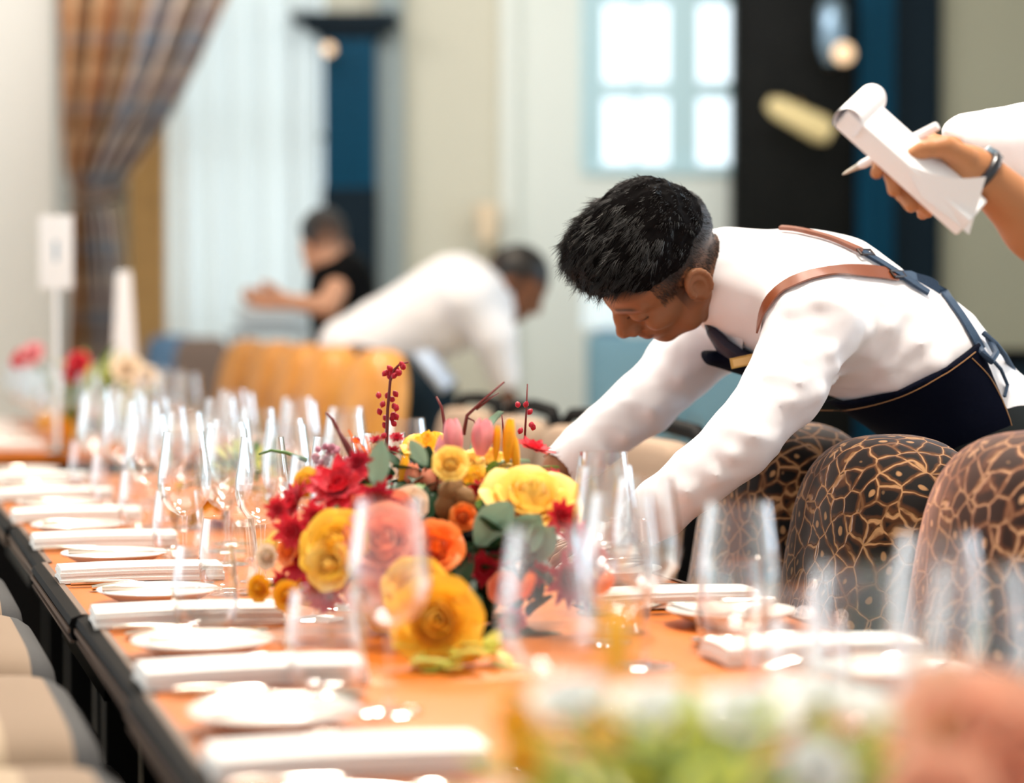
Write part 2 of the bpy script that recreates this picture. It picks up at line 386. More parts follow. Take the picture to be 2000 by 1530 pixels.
obj('bracket', MB().tube([p+Vector((0, .03, 0)), p+Vector((.02, .2, -.02))], .012, 8), M['brass'], t)
# ochre panel behind the curtain
struct('trim_7', MB().box((wx(255, 11.8), 11.78, 0), (wx(322, 11.8), 12, 2.1)), M['ochre'], label='ochre wooden panel behind the plaid curtain')
# blue low cabinet with a white lamp
cx0, cx1, cy, cz = at(1150, 655, 10.6).x, at(1520, 655, 10.6).x, 10.6, at(1150, 655, 10.6).z
t = thing('low_cabinet', 'steel blue low cabinet with two doors standing behind the waiter', 'cabinet', ((cx0+cx1)/2, cy+.2, 0)); hw = (cx1-cx0)/2
obj('body', MB().box((-hw, -.2, .06), (hw, .2, cz), bev=.01).box((-hw+.03, -.17, 0), (hw-.03, .17, .07)), M['steel_blue'], t)
for s in (-1, 1):
    dd = obj('door', MB().box((min(.01*s, (hw-.03)*s), -.218, .12), (max(.01*s, (hw-.03)*s), -.2, cz-.05), bev=.004), M['steel_blue'], t)
    obj('handle', MB().tube([(.05*s, -.235, .55), (.05*s, -.235, .68)], .008, 8), M['brass'], dd)
t = thing('table_lamp', 'pale table lamp with blue-white drum shade on the steel blue cabinet', 'lamp', ((at(1188, 600, 10.8).x), 10.8, cz))
obj('base', MB().lathe([(.07, 0), (.07, .015), (.015, .03), (.012, .06)], 20), M['silver'], t)
obj('lamp_shade', MB().lathe([(.125, .03), (.115, .26)], 24), M['white_shade'], t)
# dark sideboard at the far right
t = thing('sideboard', 'long dark low sideboard against the olive wall', 'cabinet', (2.6, 9.6, 0))
obj('body', MB().box((-.8, -.25, .12), (.8, .25, .96), bev=.01), M['navy_dark'], t); obj('worktop', MB().box((-.83, -.27, .96), (.83, .27, 1.0), bev=.006), M['black'], t)
for sx in (-.7, .7):
    for sy in (-.18, .18): obj('leg', MB().box((sx-.03, sy-.03, 0), (sx+.03, sy+.03, .12)), M['black'], t)
# ------------------------------------------------------------------ plaid curtain, tied back
def plaid():
    m = mat('plaid_curtain_cloth', (160, 112, 74), .9, trans=.05, spec=.1); nt = m.node_tree; L = nt.links; b = nt.nodes['Principled BSDF']
    uv = nt.nodes.new('ShaderNodeUVMap'); sp = nt.nodes.new('ShaderNodeSeparateXYZ'); L.new(uv.outputs[0], sp.inputs[0])
    def ramp(inp, mul, stops):
        a = nt.nodes.new('ShaderNodeMath'); a.operation = 'MULTIPLY'; a.inputs[1].default_value = mul; L.new(inp, a.inputs[0])
        f = nt.nodes.new('ShaderNodeMath'); f.operation = 'FRACT'; L.new(a.outputs[0], f.inputs[0])
        r = nt.nodes.new('ShaderNodeValToRGB'); r.color_ramp.interpolation = 'CONSTANT'; e = r.color_ramp.elements
        for k, (p, c) in enumerate(stops):
            x = e[k] if k < 2 else e.new(p); x.position = p; x.color = lin(c)
        L.new(f.outputs[0], r.inputs[0]); return r
    A = ramp(sp.outputs['X'], 1.0, [(0, (206, 152, 104)), (.17, (22, 22, 26)), (.23, (206, 146, 94)), (.38, (54, 52, 52)), (.43, (196, 164, 132)), (.56, (150, 164, 180)), (.70, (206, 190, 180)), (.77, (34, 38, 48)), (.84, (138, 152, 168)), (.94, (220, 180, 150))])
    B = ramp(sp.outputs['Y'], 9.0, [(0, (224, 190, 154)), (.32, (158, 98, 66)), (.42, (214, 178, 142)), (.60, (140, 148, 158)), (.78, (206, 164, 122)), (.9, (84, 70, 64))])
    mx = nt.nodes.new('ShaderNodeMix'); mx.data_type = 'RGBA'; mx.inputs[0].default_value = .40
    L.new(A.outputs[0], mx.inputs[6]); L.new(B.outputs[0], mx.inputs[7]); L.new(mx.outputs[2], b.inputs['Base Color']); return m
M['plaid'] = plaid()
CY = 11.0
def cur_edges(py):
    L = [(-160, 108, 520), (0, 110, 448), (120, 112, 395), (240, 114, 330), (330, 122, 262), (385, 150, 212), (430, 140, 226), (560, 136, 240), (690, 132, 248), (1080, 128, 256)]
    for a, b in zip(L, L[1:]):
        if a[0] <= py <= b[0]:
            k = (py-a[0])/(b[0]-a[0]); return a[1]+(b[1]-a[1])*k, a[2]+(b[2]-a[2])*k
    return L[-1][1:]
def cur_fn(u, v):
    py = -150+1220*v; l, r = cur_edges(py); p = at(l+(r-l)*u, py, CY); wdt = (r-l)/340.0
    p.y += (.07+.05*(1-abs(wdt-.5)))*math.sin(u*2*PI*6.5+.6*math.sin(v*5))+.03*math.sin(u*9+2)*wdt - .06*math.sin(u*PI)*(1-min(1, wdt)); p.z = max(p.z, .01); return p
t = thing('drape', 'brown, blue and grey plaid floor-length drape tied back beside the cream wall', 'curtain', (wx(180, CY), CY, 0))
o = obj('cloth', MB().grid(cur_fn, 130, 70, uv=True), M['plaid'], t, ang=None); o.matrix_parent_inverse = Matrix.Translation(t.location).inverted()
a, b = at(148, 388, CY-.10), at(214, 380, CY-.10)
o = obj('tieback', MB().tube([a+Vector((-.02, .16, .01)), a, a.lerp(b, .5)+Vector((0, -.03, -.02)), b, b+Vector((.02, .16, .01))], .028, 10, flat=1), mat('brown_tieback', (96, 78, 66), .8), t); o.matrix_parent_inverse = Matrix.Translation(t.location).inverted()

# ------------------------------------------------------------------ tables, joined end to end
UL = .695; TW = .95
def make_table(label, group):
    t = thing('dining_table', label, 'table', group=group); h = UL/2-.001
    obj('tabletop', MB().box((-.455, -h, .722), (.455, h, .75), bev=.002), M['wood'], t)
    for s in (-1, 1):
        prof = [(.453, .7505), (.462, .7515), (.475, .747), (.478, .738), (.475, .734), (.476, .726), (.474, .718), (.466, .714), (.452, .714)]
        e = MB(); n = len(prof); vs = [(x*s, -h, z) for x, z in prof]+[(x*s, h, z) for x, z in prof]; f = [(i, (i+1) % n, n+(i+1) % n, n+i) for i in range(n)]+[tuple(range(n))[::-1], tuple(range(n, 2*n))]
        e.add(vs, [q if s > 0 else q[::-1] for q in f]); ed = obj('edge_trim', e, M['trim_black'], t, smooth=False)
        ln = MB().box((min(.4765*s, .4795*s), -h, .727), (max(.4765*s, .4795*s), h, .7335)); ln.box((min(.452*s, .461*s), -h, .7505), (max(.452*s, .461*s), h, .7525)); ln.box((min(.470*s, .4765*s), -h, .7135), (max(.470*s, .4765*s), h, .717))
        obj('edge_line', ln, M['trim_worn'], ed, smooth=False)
    obj('apron', MB().box((-.43, -h+.01, .63), (.43, h-.01, .722)), M['black'], t, smooth=False)
    for sx in (-1, 1):
        for sy in (-1, 1):
            obj('leg', MB().box((sx*.27-.035, sy*(h-.04)-.035, 0), (sx*.27+.035, sy*(h-.04)+.035, .63), bev=.004), M['black'], t)
    return t
tb = make_table('', 'dining tables joined into the long row')
LBL = ['orange-brown dining table nearest the front of the long row, under the blurred leafy centrepiece', 'orange-brown dining table second from the front of the long row', 'orange-brown dining table third from the front, beneath the big bright centrepiece', 'orange-brown dining table fourth from the front, just beyond the big centrepiece', 'orange-brown dining table fifth from the front of the long row', 'orange-brown dining table sixth from the front of the long row', 'orange-brown dining table seventh from the front of the long row', 'orange-brown dining table eighth from the front of the long row', 'orange-brown dining table at the far end of the long row']
for k in range(8):
    c = P(.1425+UL*(k-2), TW/2+(.004 if k % 2 else -.004), 0)
    o = tb if k == 0 else dup(tb); o.location = c; o.rotation_euler = (0, 0, ROT); o['label'] = LBL[k]
tb2 = None
for k in range(3):
    o = dup(tb); o.location = P(4.95+UL*(k+.5), TW/2, 0); o['label'] = ['orange-brown front table of the far row with a dark panel below', 'orange-brown middle table of the far row', 'orange-brown rear table of the far row by the curtain'][k]; o['group'] = 'dining tables in the far row'
    if k == 0: obj('modesty_panel', MB().box((-.46, -UL/2+.01, .005), (.46, -UL/2+.03, .71)), M['black'], o, smooth=False)

# ------------------------------------------------------------------ tableware
def lathe_obj(name, prof, m, parent=None, seg=40): return obj(name, MB().lathe(prof, seg, closed=True), m, parent, ang=60)
# bread plate
def make_plate():
    pr = [(0.0001, .006), (.040, .006), (.050, .008), (.078, .0195), (.0855, .022), (.0862, .0205), (.079, .0165), (.052, .003), (.048, 0), (.042, 0), (.040, .003), (.0001, .003)]
    return tag(lathe_obj('bread_plate', pr, M['china'], seg=48), '', 'plate')
def make_napkin():
    mb = MB()
    for k, (hx, hy, dx) in enumerate(((.125, .050, 0), (.124, .048, .001), (.1235, .049, -.001), (.123, .047, 0))):
        z = k*.0052
        def fn(u, v, hx=hx, hy=hy, dx=dx, z=z):
            x = (u*2-1)*hx+dx; y = (v*2-1)*hy
            return (x, y, z+.0072+.0022*math.sin(u*3.1)+.0016*math.sin(v*PI)-.0015*(abs(v*2-1)**6))
        n0 = len(mb.v); nu, nv = 14, 8
        mb.grid(fn, nu, nv); top = list(range(n0, len(mb.v)))
        mb.grid(lambda u, v: tuple(Vector(fn(u, v))-Vector((0, 0, .0050))), nu, nv); W = nu+1
        off = W*(nv+1); mb.f = [f for f in mb.f]
        ring = [i for i in range(W)]+[W*j+nu for j in range(1, nv+1)]+[W*nv+i for i in range(nu-1, -1, -1)]+[W*j for j in range(nv-1, 0, -1)]
        for a, b in zip(ring, ring[1:]+ring[:1]): mb.f.append((n0+a, n0+off+a, n0+off+b, n0+b))
    return tag(obj('napkin', mb, M['linen'], ang=50), '', 'napkin')
def make_knife(L=.215, nm='table_knife'):
    mb = MB(); mb.tube([(0, 0, .006), (.02, 0, .0065), (L*.42, 0, .0055), (L*.47, 0, .004)], [.0055, .0065, .0055, .0035], 10, flat=.7, flatax=Vector((0, 0, 1)))
    n = 12; a = [(L*.46+(L*.54)*i/n) for i in range(n+1)]
    up = [(x, .007*math.sin(min(1, (i/n)*1.2)*PI*.55)*(1 if i < n-2 else (n-i)/3+.1), .0045) for i, x in enumerate(a)]; dn = [(x, -.003-.003*(i/n)*(1-(i/n)**6), .0045) for i, x in enumerate(a)]
    vs = [(x, y, z+.0008) for x, y, z in up]+[(x, y, z+.0008) for x, y, z in dn]+[(x, y, z-.0008) for x, y, z in up]+[(x, y, z-.0008) for x, y, z in dn]; m = n+1
    fs = []
    for i in range(n): fs += [(m+i, m+i+1, i+1, i), (2*m+i, 2*m+i+1, 3*m+i+1, 3*m+i), (i, i+1, 2*m+i+1, 2*m+i), (3*m+i, 3*m+i+1, m+i+1, m+i)]
    mb.add(vs, fs); return tag(obj(nm, mb, M['steel']), '', 'knife')
def make_fork():
    mb = MB(); arch = lambda x: .005+.011*math.sin(max(0, min(1, (x-.05)/.13))*PI)
    xs = [0, .02, .05, .08, .11, .128]; mb.tube([(x, 0, arch(x)) for x in xs], [.008, .009, .0065, .0042, .004, .006], 10, flat=.45, flatax=Vector((0, 0, 1)))
    xs = [.126, .134, .142, .15]; mb.tube([(x, 0, arch(x)) for x in xs], [.005, .010, .012, .0115], 10, flat=.16, flatax=Vector((0, 0, 1)))
    for y in (-.0093, -.0031, .0031, .0093): mb.tube([(x, y, arch(x)) for x in (.147, .16, .175, .19)], [.002, .0019, .0016, .0008], 6)
    return tag(obj('table_fork', mb, M['steel']), '', 'fork')
def make_spoon():
    mb = MB(); xs = [0, .02, .06, .1, .125]; mb.tube([(x, 0, .005+.006*math.sin(x/.125*PI)) for x in xs], [.008, .009, .006, .0042, .0045], 10, flat=.5, flatax=Vector((0, 0, 1)))
    def bowl(u, v):
        a = u*2*PI; r = v; return (.152+.03*r*math.cos(a), .019*r*math.sin(a)*(1-.12*math.cos(a)), .0015+.0065*r*r)
    mb.grid(bowl, 20, 5); mb.grid(lambda u, v: tuple(Vector(bowl(1-u, v))-Vector((0, 0, .0012))), 20, 5)
    return tag(obj('dessert_spoon', mb, M['steel']), '', 'spoon')
def make_wine():
    t = thing('wine_glass', '', 'glass')
    out = [(.0042, .088), (.012, .0905), (.027, .100), (.038, .115), (.0425, .134), (.0420, .155), (.0375, .185), (.0325, .222)]
    inn = [(.0318, .222), (.0366, .185), (.041, .155), (.0414, .135), (.037, .117), (.026, .103), (.012, .0945), (.0006, .093)]
    lathe_obj('bowl', out+inn, M['glass'], t, 40)
    obj('stem', MB().lathe([(.0075, .0048), (.0048, .010), (.0036, .02), (.0034, .05), (.0037, .078), (.0050, .0885)], 16), M['glass'], t, ang=60)
    lathe_obj('foot', [(.0006, .006), (.010, .0052), (.034, .0022), (.0362, .0014), (.0362, .0006), (.034, 0), (.0006, 0)], M['glass'], t, 40)
    return t
def make_tumbler():
    pr = [(.0006, .006), (.028, .006), (.034, .010), (.0402, .022), (.0428, .040), (.0422, .062), (.0392, .088), (.0362, .112), (.0370, .1125), (.0402, .088), (.0434, .062), (.0440, .040), (.0415, .020), (.036, .005), (.031, 0), (.0006, .001)]
    return tag(lathe_obj('tumbler', pr, M['glass'], seg=44), '', 'glass')
plate0, napkin0, knife0, bknife0, fork0, spoon0, wine0, tumbler0 = make_plate(), make_napkin(), make_knife(), make_knife(.165, 'butter_knife'), make_fork(), make_spoon(), make_wine(), make_tumbler()
used = set()
def put(src, p, rz, label, group):
    if src.name in used: o = dup(src, p, rz, label)
    else: used.add(src.name); o = src; o.location = p; o.rotation_euler = (0, 0, rz); o['label'] = label
    o['group'] = group; return o
jit = lambda a: random.uniform(-a, a)
SIDE = {0: 'striped-chair side', 1: 'patterned-chair side'}
def place(k, t0, side, far=False, glasses=True):
    """One place setting; the diner faces across the table."""
    n_ = lambda n: n if side == 0 else TW-n
    fl = 1 if side == 0 else -1; r = ROT if side == 0 else ROT+PI; z = TOP+.0005
    where = f'{ORD[k]} setting from the front, {SIDE[side]}' + (' of the far table' if far else '')
    g = lambda s: s+(' on the far table' if far else ' along the long table, ')+('' if far else SIDE[side])
    put(napkin0, P(t0+jit(.006), n_(.138), z), r+jit(.03), f'folded white linen napkin, {where}', g('napkins'))
    pt = t0+fl*.215
    put(plate0, P(pt+jit(.006), n_(.12+jit(.01)), z), jit(1), f'white bread plate, {where}', g('bread plates'))
    if not far:
        put(bknife0, P(pt-fl*.035, n_(.045), z+.0205), r+jit(.06)-.06, f'butter knife laid across the bread plate, {where}', g('butter knives'))
        put(fork0, P(t0+fl*.092, n_(.04+jit(.01)), z), r+jit(.05), f'arched dinner fork beside the napkin, {where}', g('forks'))
        put(knife0, P(t0-fl*.085, n_(.03+jit(.01)), z), r+jit(.04), f'steel dinner knife beside the napkin, {where}', g('knives'))
        put(spoon0, P(t0-fl*.147, n_(.05+jit(.01)), z), r+jit(.05), f'dessert spoon outside the knife, {where}', g('spoons'))
def glass(kind, t, n, label, group):
    put(wine0 if kind == 'w' else tumbler0, P(t, n, TOP+.0006), jit(3), label, group)
for k in range(8): place(k, .02+.53*k, 0)
for k in range(7): place(k, .02+.53*k, 1)

# ------------------------------------------------------------------ glasses
GL = 'wine glasses along the long table'; GT = 'tumblers along the long table'
LW = [(.306, .243, 'clear wine glass standing before the two front yellow blooms, bright glint in its bowl'), (1.06, .31, 'clear wine glass just behind the sharpest tumbler'), (1.17, .365, 'clear wine glass touching the red dahlia edge of the big centrepiece'), (1.52, .315, 'clear wine glass second behind the sharpest tumbler'),
      (1.99, .33, None), (2.12, .36, None), (2.33, .24, None), (2.66, .32, None), (3.06, .27, None), (3.14, .35, None), (3.58, .27, None), (3.66, .35, None), (1.70, .22, None), (1.78, .30, None), (1.90, .42, None), (2.43, .32, None), (2.92, .30, None), (3.3, .24, None), (3.4, .33, None), (3.85, .3, None)]
for i, (t_, n_, l) in enumerate(LW):
    glass('w', t_, n_, l or f'clear wine glass in the hazy row beyond the big centrepiece, striped-chair side, {ORD[i-4]} going back', GL)
LT = [(.456, .205, 'clear stemless tumbler nearest the front, striped-chair side'), (.985, .150, 'clear stemless tumbler in sharp focus beside the napkins, striped-chair side'), (1.375, .24, 'clear stemless tumbler directly behind the sharpest tumbler'), (1.93, .24, None), (2.45, .24, None), (2.99, .24, None), (3.5, .24, None)]
for i, (t_, n_, l) in enumerate(LT):
    glass('t', t_, n_, l or f'clear stemless tumbler far down the striped-chair side, {ORD[i-3]} beyond the sharp ones', GT)
RW = [(-.06, .306, 'large blurred wine glass in front of the dark green leaves of the big centrepiece'), (.17, .575, 'wine glass with blue-white glint before the nearest far-side plate'), (.54, .60, 'wine glass standing under the waiter near sleeve'), (1.02, .70, 'wine glass between the waiter near hand and the centrepiece'), (-.42, .45, 'blurred wine glass behind the front greenery, before the middle patterned chair'), (-.44, .54, 'blurred wine glass behind the front greenery, before the pink-lit patterned chair'),
      (1.51, .425, 'clear wine glass rising behind the orange sprigs of the big centrepiece'), (1.59, .52, 'clear wine glass behind the red sprig and top yellow rose'), (2.115, .455, 'clear wine glass against the mustard chairs, nearest of that row'), (2.56, .48, 'clear wine glass against the mustard chairs, second of that row'), (3.1, .49, 'clear wine glass against the mustard chairs, third of that row'), (2.05, .66, None), (2.58, .66, None), (3.12, .66, None), (3.64, .6, None), (2.3, .6, None), (2.85, .62, None), (3.4, .58, None)]
RW += [(.32, .50, 'wine glass in the middle of the table before the nearest patterned chairs'), (.74, .615, 'wine glass just before the waiter near hand and folded napkin'), (-.2, .62, 'blurred wine glass above the nearest far-side napkin')]
for i, (t_, n_, l) in enumerate(RW):
    glass('w', t_, n_, l or f'clear wine glass beyond the centrepiece, patterned-chair side, {ORD[i-11]} going back', GL)
for t_, n_, l in [(.36, .70, 'tumbler between the two nearest far-side napkins'), (.83, .66, 'tumbler in front of the folded napkin under the waiter'), (.094, .62, 'tumbler with a thin bright rim before the patterned chairs'), (.64, .745, 'tumbler with a pale blue streak in front of the farthest patterned chair'), (1.18, .78, 'tumbler beneath the waiter near cuff')]:
    glass('t', t_, n_, l, GT)
for r_, n_ in enumerate((.285, .395, .575, .685)):
    for k in range(6):
        if 1 <= r_ <= 2 and k in (1, 2): continue
        glass('w', 5.08+.33*k+jit(.02), n_+jit(.008), f'clear wine glass on the far table, {ORD[r_]} row from its cream-wall side, {ORD[k]} going back', 'wine glasses on the far table')
for k in range(4): place(k, 5.12+.5*k, 0, far=True)
for k in range(3): place(k, 5.25+.5*k, 1, far=True)

# ------------------------------------------------------------------ flowers
def petal_mat(name, c, c2=None): return mat(name, c, .55, trans=.3, var=.2 if c2 else 0, vscale=30, c2=c2, sheen=.2)
F = {'yellow': petal_mat('yellow_petal', (255, 210, 66), (255, 190, 46)), 'pale': petal_mat('pale_yellow_petal', (255, 224, 120), (255, 208, 90)), 'gold': petal_mat('golden_petal', (255, 190, 20)),
     'coral': petal_mat('coral_petal', (255, 150, 112), (255, 170, 140)), 'orange': petal_mat('orange_petal', (255, 128, 40), (255, 152, 64)), 'red': petal_mat('red_petal', (226, 44, 58), (206, 28, 58)), 'crimson': petal_mat('crimson_petal', (196, 22, 52)),
     'pink': petal_mat('pink_petal', (240, 140, 150), (250, 190, 190)), 'peach': petal_mat('peach_petal', (250, 196, 166), (240, 176, 146)), 'cream': petal_mat('cream_petal', (246, 226, 200)), 'lilac': petal_mat('lilac_bud', (206, 140, 160)),
     'white': petal_mat('white_petal', (250, 252, 250))}
G = {'dark': mat('dark_leaf', (34, 66, 40), .45, trans=.15), 'mid': mat('green_leaf', (92, 128, 48), .5, trans=.25), 'lime': mat('lime_leaf', (216, 222, 120), .5, trans=.3), 'grey': mat('grey_green_leaf', (140, 172, 146), .6, trans=.2), 'olive': mat('olive_leaf', (190, 182, 70), .5, trans=.3),
     'twig': mat('dark_red_twig', (110, 36, 34), .6), 'dry': mat('dried_brown_pod', (128, 92, 52), .8, bump=.6, bscale=90), 'stem': mat('stem_green', (86, 120, 60), .6)}
def facing(ax, spin=0):
    return Vector(ax).normalized().to_track_quat('Z', 'Y').to_matrix().to_4x4()@Matrix.Rotation(spin, 4, 'Z')
def rose(mb, c, ax, r, open_=1.0):
    B = Matrix.Translation(c)@facing(ax, random.uniform(0, 6))
    for l, cnt in enumerate((3, 3, 4, 5, 6, 7)):
        q = (l+1)/6; R0 = r*(.10+.70*q); hh = r*(1.02-.34*q); fl = r*.36*q*q*open_
        for i in range(cnt):
            a0 = 2*PI*i/cnt+l*.9; wd = 2*PI/cnt*1.45; jz = random.uniform(-.06, .06)*r
            def fn(u, v):
                a = a0+(u-.5)*wd; e = 1-.45*abs(2*u-1)**2.5*(v**2)
                rad = R0*(.28+.72*math.sin(min(1, v*1.15)*PI/2))+fl*v**3+.03*r*math.sin(9*u+l)
                rad *= 1-.75*(1-q)*v*v; return (rad*math.cos(a), rad*math.sin(a), -r*.45+(hh*v*e)-fl*.5*v**6+jz)
            mb.grid(fn, 6, 5, B)
def spiky(mb, c, ax, r, rings=((9, .95, .25), (11, .85, .5), (9, .65, .8), (7, .45, 1.05)), wid=.17):
    B = Matrix.Translation(c)@facing(ax, random.uniform(0, 6))
    for cnt, L, el in rings:
        for i in range(cnt):
            a0 = 2*PI*(i+random.uniform(-.2, .2))/cnt; Lr = r*L*random.uniform(.85, 1.1)
            def fn(u, v):
                w_ = wid*r*math.sin(PI*min(.97, v*.85+.12))*(2*u-1); x = Lr*v*math.cos(el*(.4+.8*v)); z = Lr*v*math.sin(el)*(1-.2*v)+.04*r*(2*u-1)**2
                return (x*math.cos(a0)-w_*math.sin(a0), x*math.sin(a0)+w_*math.cos(a0), z)
            mb.grid(fn, 3, 5, B)
def tulip(mb, c, ax, L, r, cnt=5):
    B = Matrix.Translation(c)@facing(ax, random.uniform(0, 6))
    for i in range(cnt):
        a0 = 2*PI*i/cnt
        def fn(u, v):
            a = a0+(u-.5)*2*PI/cnt*1.6*math.sin(PI*(.12+.86*v))**.6; rad = r*math.sin(PI*(.08+.78*v))**.7
            return (rad*math.cos(a), rad*math.sin(a), L*v)
        mb.grid(fn, 4, 7, B)
def leaf(mb, c, ax, L, wd, up=(0, 0, 1), bend=.3):
    ax = Vector(ax).normalized(); s = ax.cross(Vector(up))
    if s.length < .1: s = ax.cross(Vector((1, 0, 0)))
    s.normalize(); n = s.cross(ax)
    def fn(u, v):
        h = wd*math.sin(PI*min(1, v*.93+.05))**.8*(u-.5); return Vector(c)+ax*(L*v)+s*h+n*(abs(u-.5)*wd*.35-bend*L*v*v)
    mb.grid(fn, 4, 8)
def buds(mb, pts, r):
    for p in pts:
        mb.lathe([(0, -r*1.3), (r*.8, -r*.6), (r, 0), (r*.7, r*.8), (0, r*1.4)], 8, Matrix.Translation(p)@facing((jit(1), jit(1), 1)))
class Arr:
    def __init__(s, name, label, base, center, group=None):
        s.t = thing(name, label, 'flowers', base, 0, group); s.c = Vector(center); s.b = Vector(base); s.ends = []
    def part(s, nm, mb, m, lab=None):
        for v in mb.v: v.z = max(v.z, s.b.z+.001)
        o = link(nm, mb.mesh(nm, True, None), m, s.t); o.matrix_parent_inverse = Matrix.Translation(-s.b)
        if lab: o['label'] = lab
        return o
    def dirn(s, p, bias=(0, -.5, .5)): return ((p-s.c).normalized()+Vector(bias)*.8).normalized()
    def fit(s, px, py, Y, d):
        if not getattr(s, 'near', None): return Y
        q = s.near+(Y-s.near)*.68; return q if at(px, py, q).z-d/2/FPX*q > TOP+.012 else Y
    def rose(s, px, py, Y, d, m, ax=None, lab=None, op=1.0):
        Y = s.fit(px, py, Y, d); p = at(px, py, Y); mb = MB(); r = d/2/FPX*Y; rose(mb, p, ax or s.dirn(p), r, op); s.ends.append(p-(ax and Vector(ax).normalized() or s.dirn(p))*r*.4); return s.part('rose', mb, F[m], lab)
    def spiky(s, px, py, Y, d, m, ax=None, nm='dahlia', lab=None, **k):
        Y = s.fit(px, py, Y, d); p = at(px, py, Y); mb = MB(); spiky(mb, p, ax or s.dirn(p), d/2/FPX*Y, **k); return s.part(nm, mb, F[m], lab)
    def tulip(s, px, py, px2, py2, Y, wd, m, nm='tulip', lab=None):
        a = at(px, py, Y); b = at(px2, py2, Y); mb = MB(); tulip(mb, a, b-a, (b-a).length, wd/2/FPX*Y); return s.part(nm, mb, F[m], lab)
    def stems(s):
        mb = MB()
        for e in s.ends:
            a = s.b+Vector((jit(.03), jit(.03), .07)); mid = a.lerp(e, .5)+Vector((0, 0, .02)); mb.tube([a, mid, e], .0028, 6)
        return s.part('stems', mb, G['stem'])
    def vase(s, r, h, m=None):
        mb = MB().lathe([(r*.7, 0), (r*.95, h*.4), (r, h), (r*.92, h), (r*.85, h*.4), (.001, h*.3)], 28, Matrix.Translation(s.b)); return s.part('vase', mb, m or M['black'])
    def leaves(s, nm, m, cnt, R, L, wd, zlo=-.3, bias=(0, 0, .2), squash=(1, 1, 1), r0=.35, sector=None):
        mb = MB()
        for _ in range(cnt):
            d = Vector((random.gauss(0, 1), random.gauss(0, 1), random.gauss(.3, .8)))
            if d.z < zlo: d.z = zlo
            d.normalize()
            if sector and d.dot(Vector(sector)) < .1: d = d-Vector(sector)*2*d.dot(Vector(sector))
            q = Vector([d[i]*squash[i] for i in range(3)]); st = s.c+q*R*random.uniform(r0, .8)
            leaf(mb, st, d+Vector(bias)+Vector((jit(.5), jit(.5), jit(.5))), L*random.uniform(.6, 1.2), wd*random.uniform(.7, 1.2), bend=random.uniform(.05, .4))
        return s.part(nm, mb, m)
# the big bright centrepiece
B0 = P(1.09, .475, TOP+.001); A = Arr('flower_centrepiece', 'big bright red, yellow and orange flower centrepiece in front of the reaching waiter', B0, B0+Vector((0, 0, .17)), None)
A.vase(.085, .11); A.near = 3.2
A.leaves('leaves', G['dark'], 110, .13, .06, .03, squash=(1.3, .9, .25), bias=(0, -.2, -.6), r0=.05); A.leaves('leaves', G['mid'], 16, .15, .06, .02, squash=(1.25, 1, .3), bias=(0, -.1, -.4)); A.leaves('leaves', G['grey'], 3, .15, .08, .04, squash=(1.2, 1, .4), sector=(.6, -.7, .1), bias=(0, 0, -.2))
A.rose(1038, 972, 3.14, 178, 'pale', (.15, -.55, .85), 'big pale yellow rose'); A.rose(1108, 988, 3.2, 80, 'pale', (.7, -.3, .5))
A.rose(838, 866, 3.46, 100, 'yellow', (-.1, -.3, .9)); A.rose(905, 905, 3.3, 76, 'pale', (-.1, -.5, .8)); A.rose(958, 895, 3.34, 84, 'pale', (.2, -.3, .9)); A.rose(920, 935, 3.26, 70, 'yellow', (0, -.6, .6))
A.spiky(665, 958, 3.12, 185, 'red', (-.25, -.6, .75), lab='large red dahlia'); A.spiky(580, 985, 3.15, 120, 'red', (-.8, -.4, .4)); A.spiky(596, 1095, 3.02, 130, 'red', (-.6, -.7, .1)); A.spiky(700, 1120, 2.98, 120, 'crimson', (-.2, -.9, -.2)); A.spiky(560, 1140, 3.05, 80, 'crimson', (-.6, -.7, -.2))
A.rose(652, 1064, 2.92, 135, 'yellow', (-.35, -.8, .45)); A.rose(640, 1105, 2.9, 90, 'pale', (-.4, -.8, .1)); A.rose(748, 1058, 2.9, 150, 'coral', (-.1, -.85, .5)); A.rose(775, 1130, 2.88, 110, 'coral', (-.1, -.9, .1)); A.rose(850, 1066, 2.98, 104, 'orange', (.15, -.8, .55))
A.rose(852, 1214, 2.80, 165, 'yellow', (.1, -.9, .25), 'big yellow rose low at the front'); A.rose(812, 1150, 2.82, 120, 'yellow', (0, -.85, .45)); A.rose(905, 1262, 2.82, 70, 'gold', (.3, -.8, .1))
A.spiky(945, 1112, 3.02, 96, 'crimson', (.1, -.9, .3)); A.spiky(1120, 1062, 3.02, 120, 'red', (.6, -.6, .5)); A.spiky(1108, 1130, 2.98, 130, 'crimson', (.5, -.8, .0)); A.spiky(1165, 1100, 3.02, 90, 'red', (.8, -.4, .2)); A.spiky(1000, 1210, 2.95, 80, 'crimson', (.2, -.8, -.2))
A.spiky(1042, 880, 3.4, 90, 'red', (.3, -.2, .9)); A.spiky(1085, 940, 3.3, 70, 'red', (.7, -.3, .6)); A.spiky(940, 960, 3.2, 60, 'red', (0, -.7, .6))
for x0, y0, x1, y1, wd, m in ((888, 900, 882, 818, 40, 'pink'), (938, 890, 946, 818, 44, 'pink'), (860, 930, 868, 850, 34, 'pink'), (990, 905, 997, 818, 26, 'gold'), (968, 900, 972, 830, 16, 'gold'), (800, 965, 806, 905, 34, 'coral'), (834, 970, 838, 915, 40, 'coral'), (785, 960, 792, 890, 22, 'gold'), (1010, 930, 1004, 850, 18, 'gold'), (870, 985, 862, 930, 30, 'coral'), (850, 920, 858, 865, 16, 'yellow'), (1020, 1170, 1040, 1120, 26, 'orange'), (1170, 1160, 1195, 1120, 30, 'orange')):
    A.tulip(x0, y0, x1, y1, 3.27 if y0 < 1000 else 2.95, wd, m)
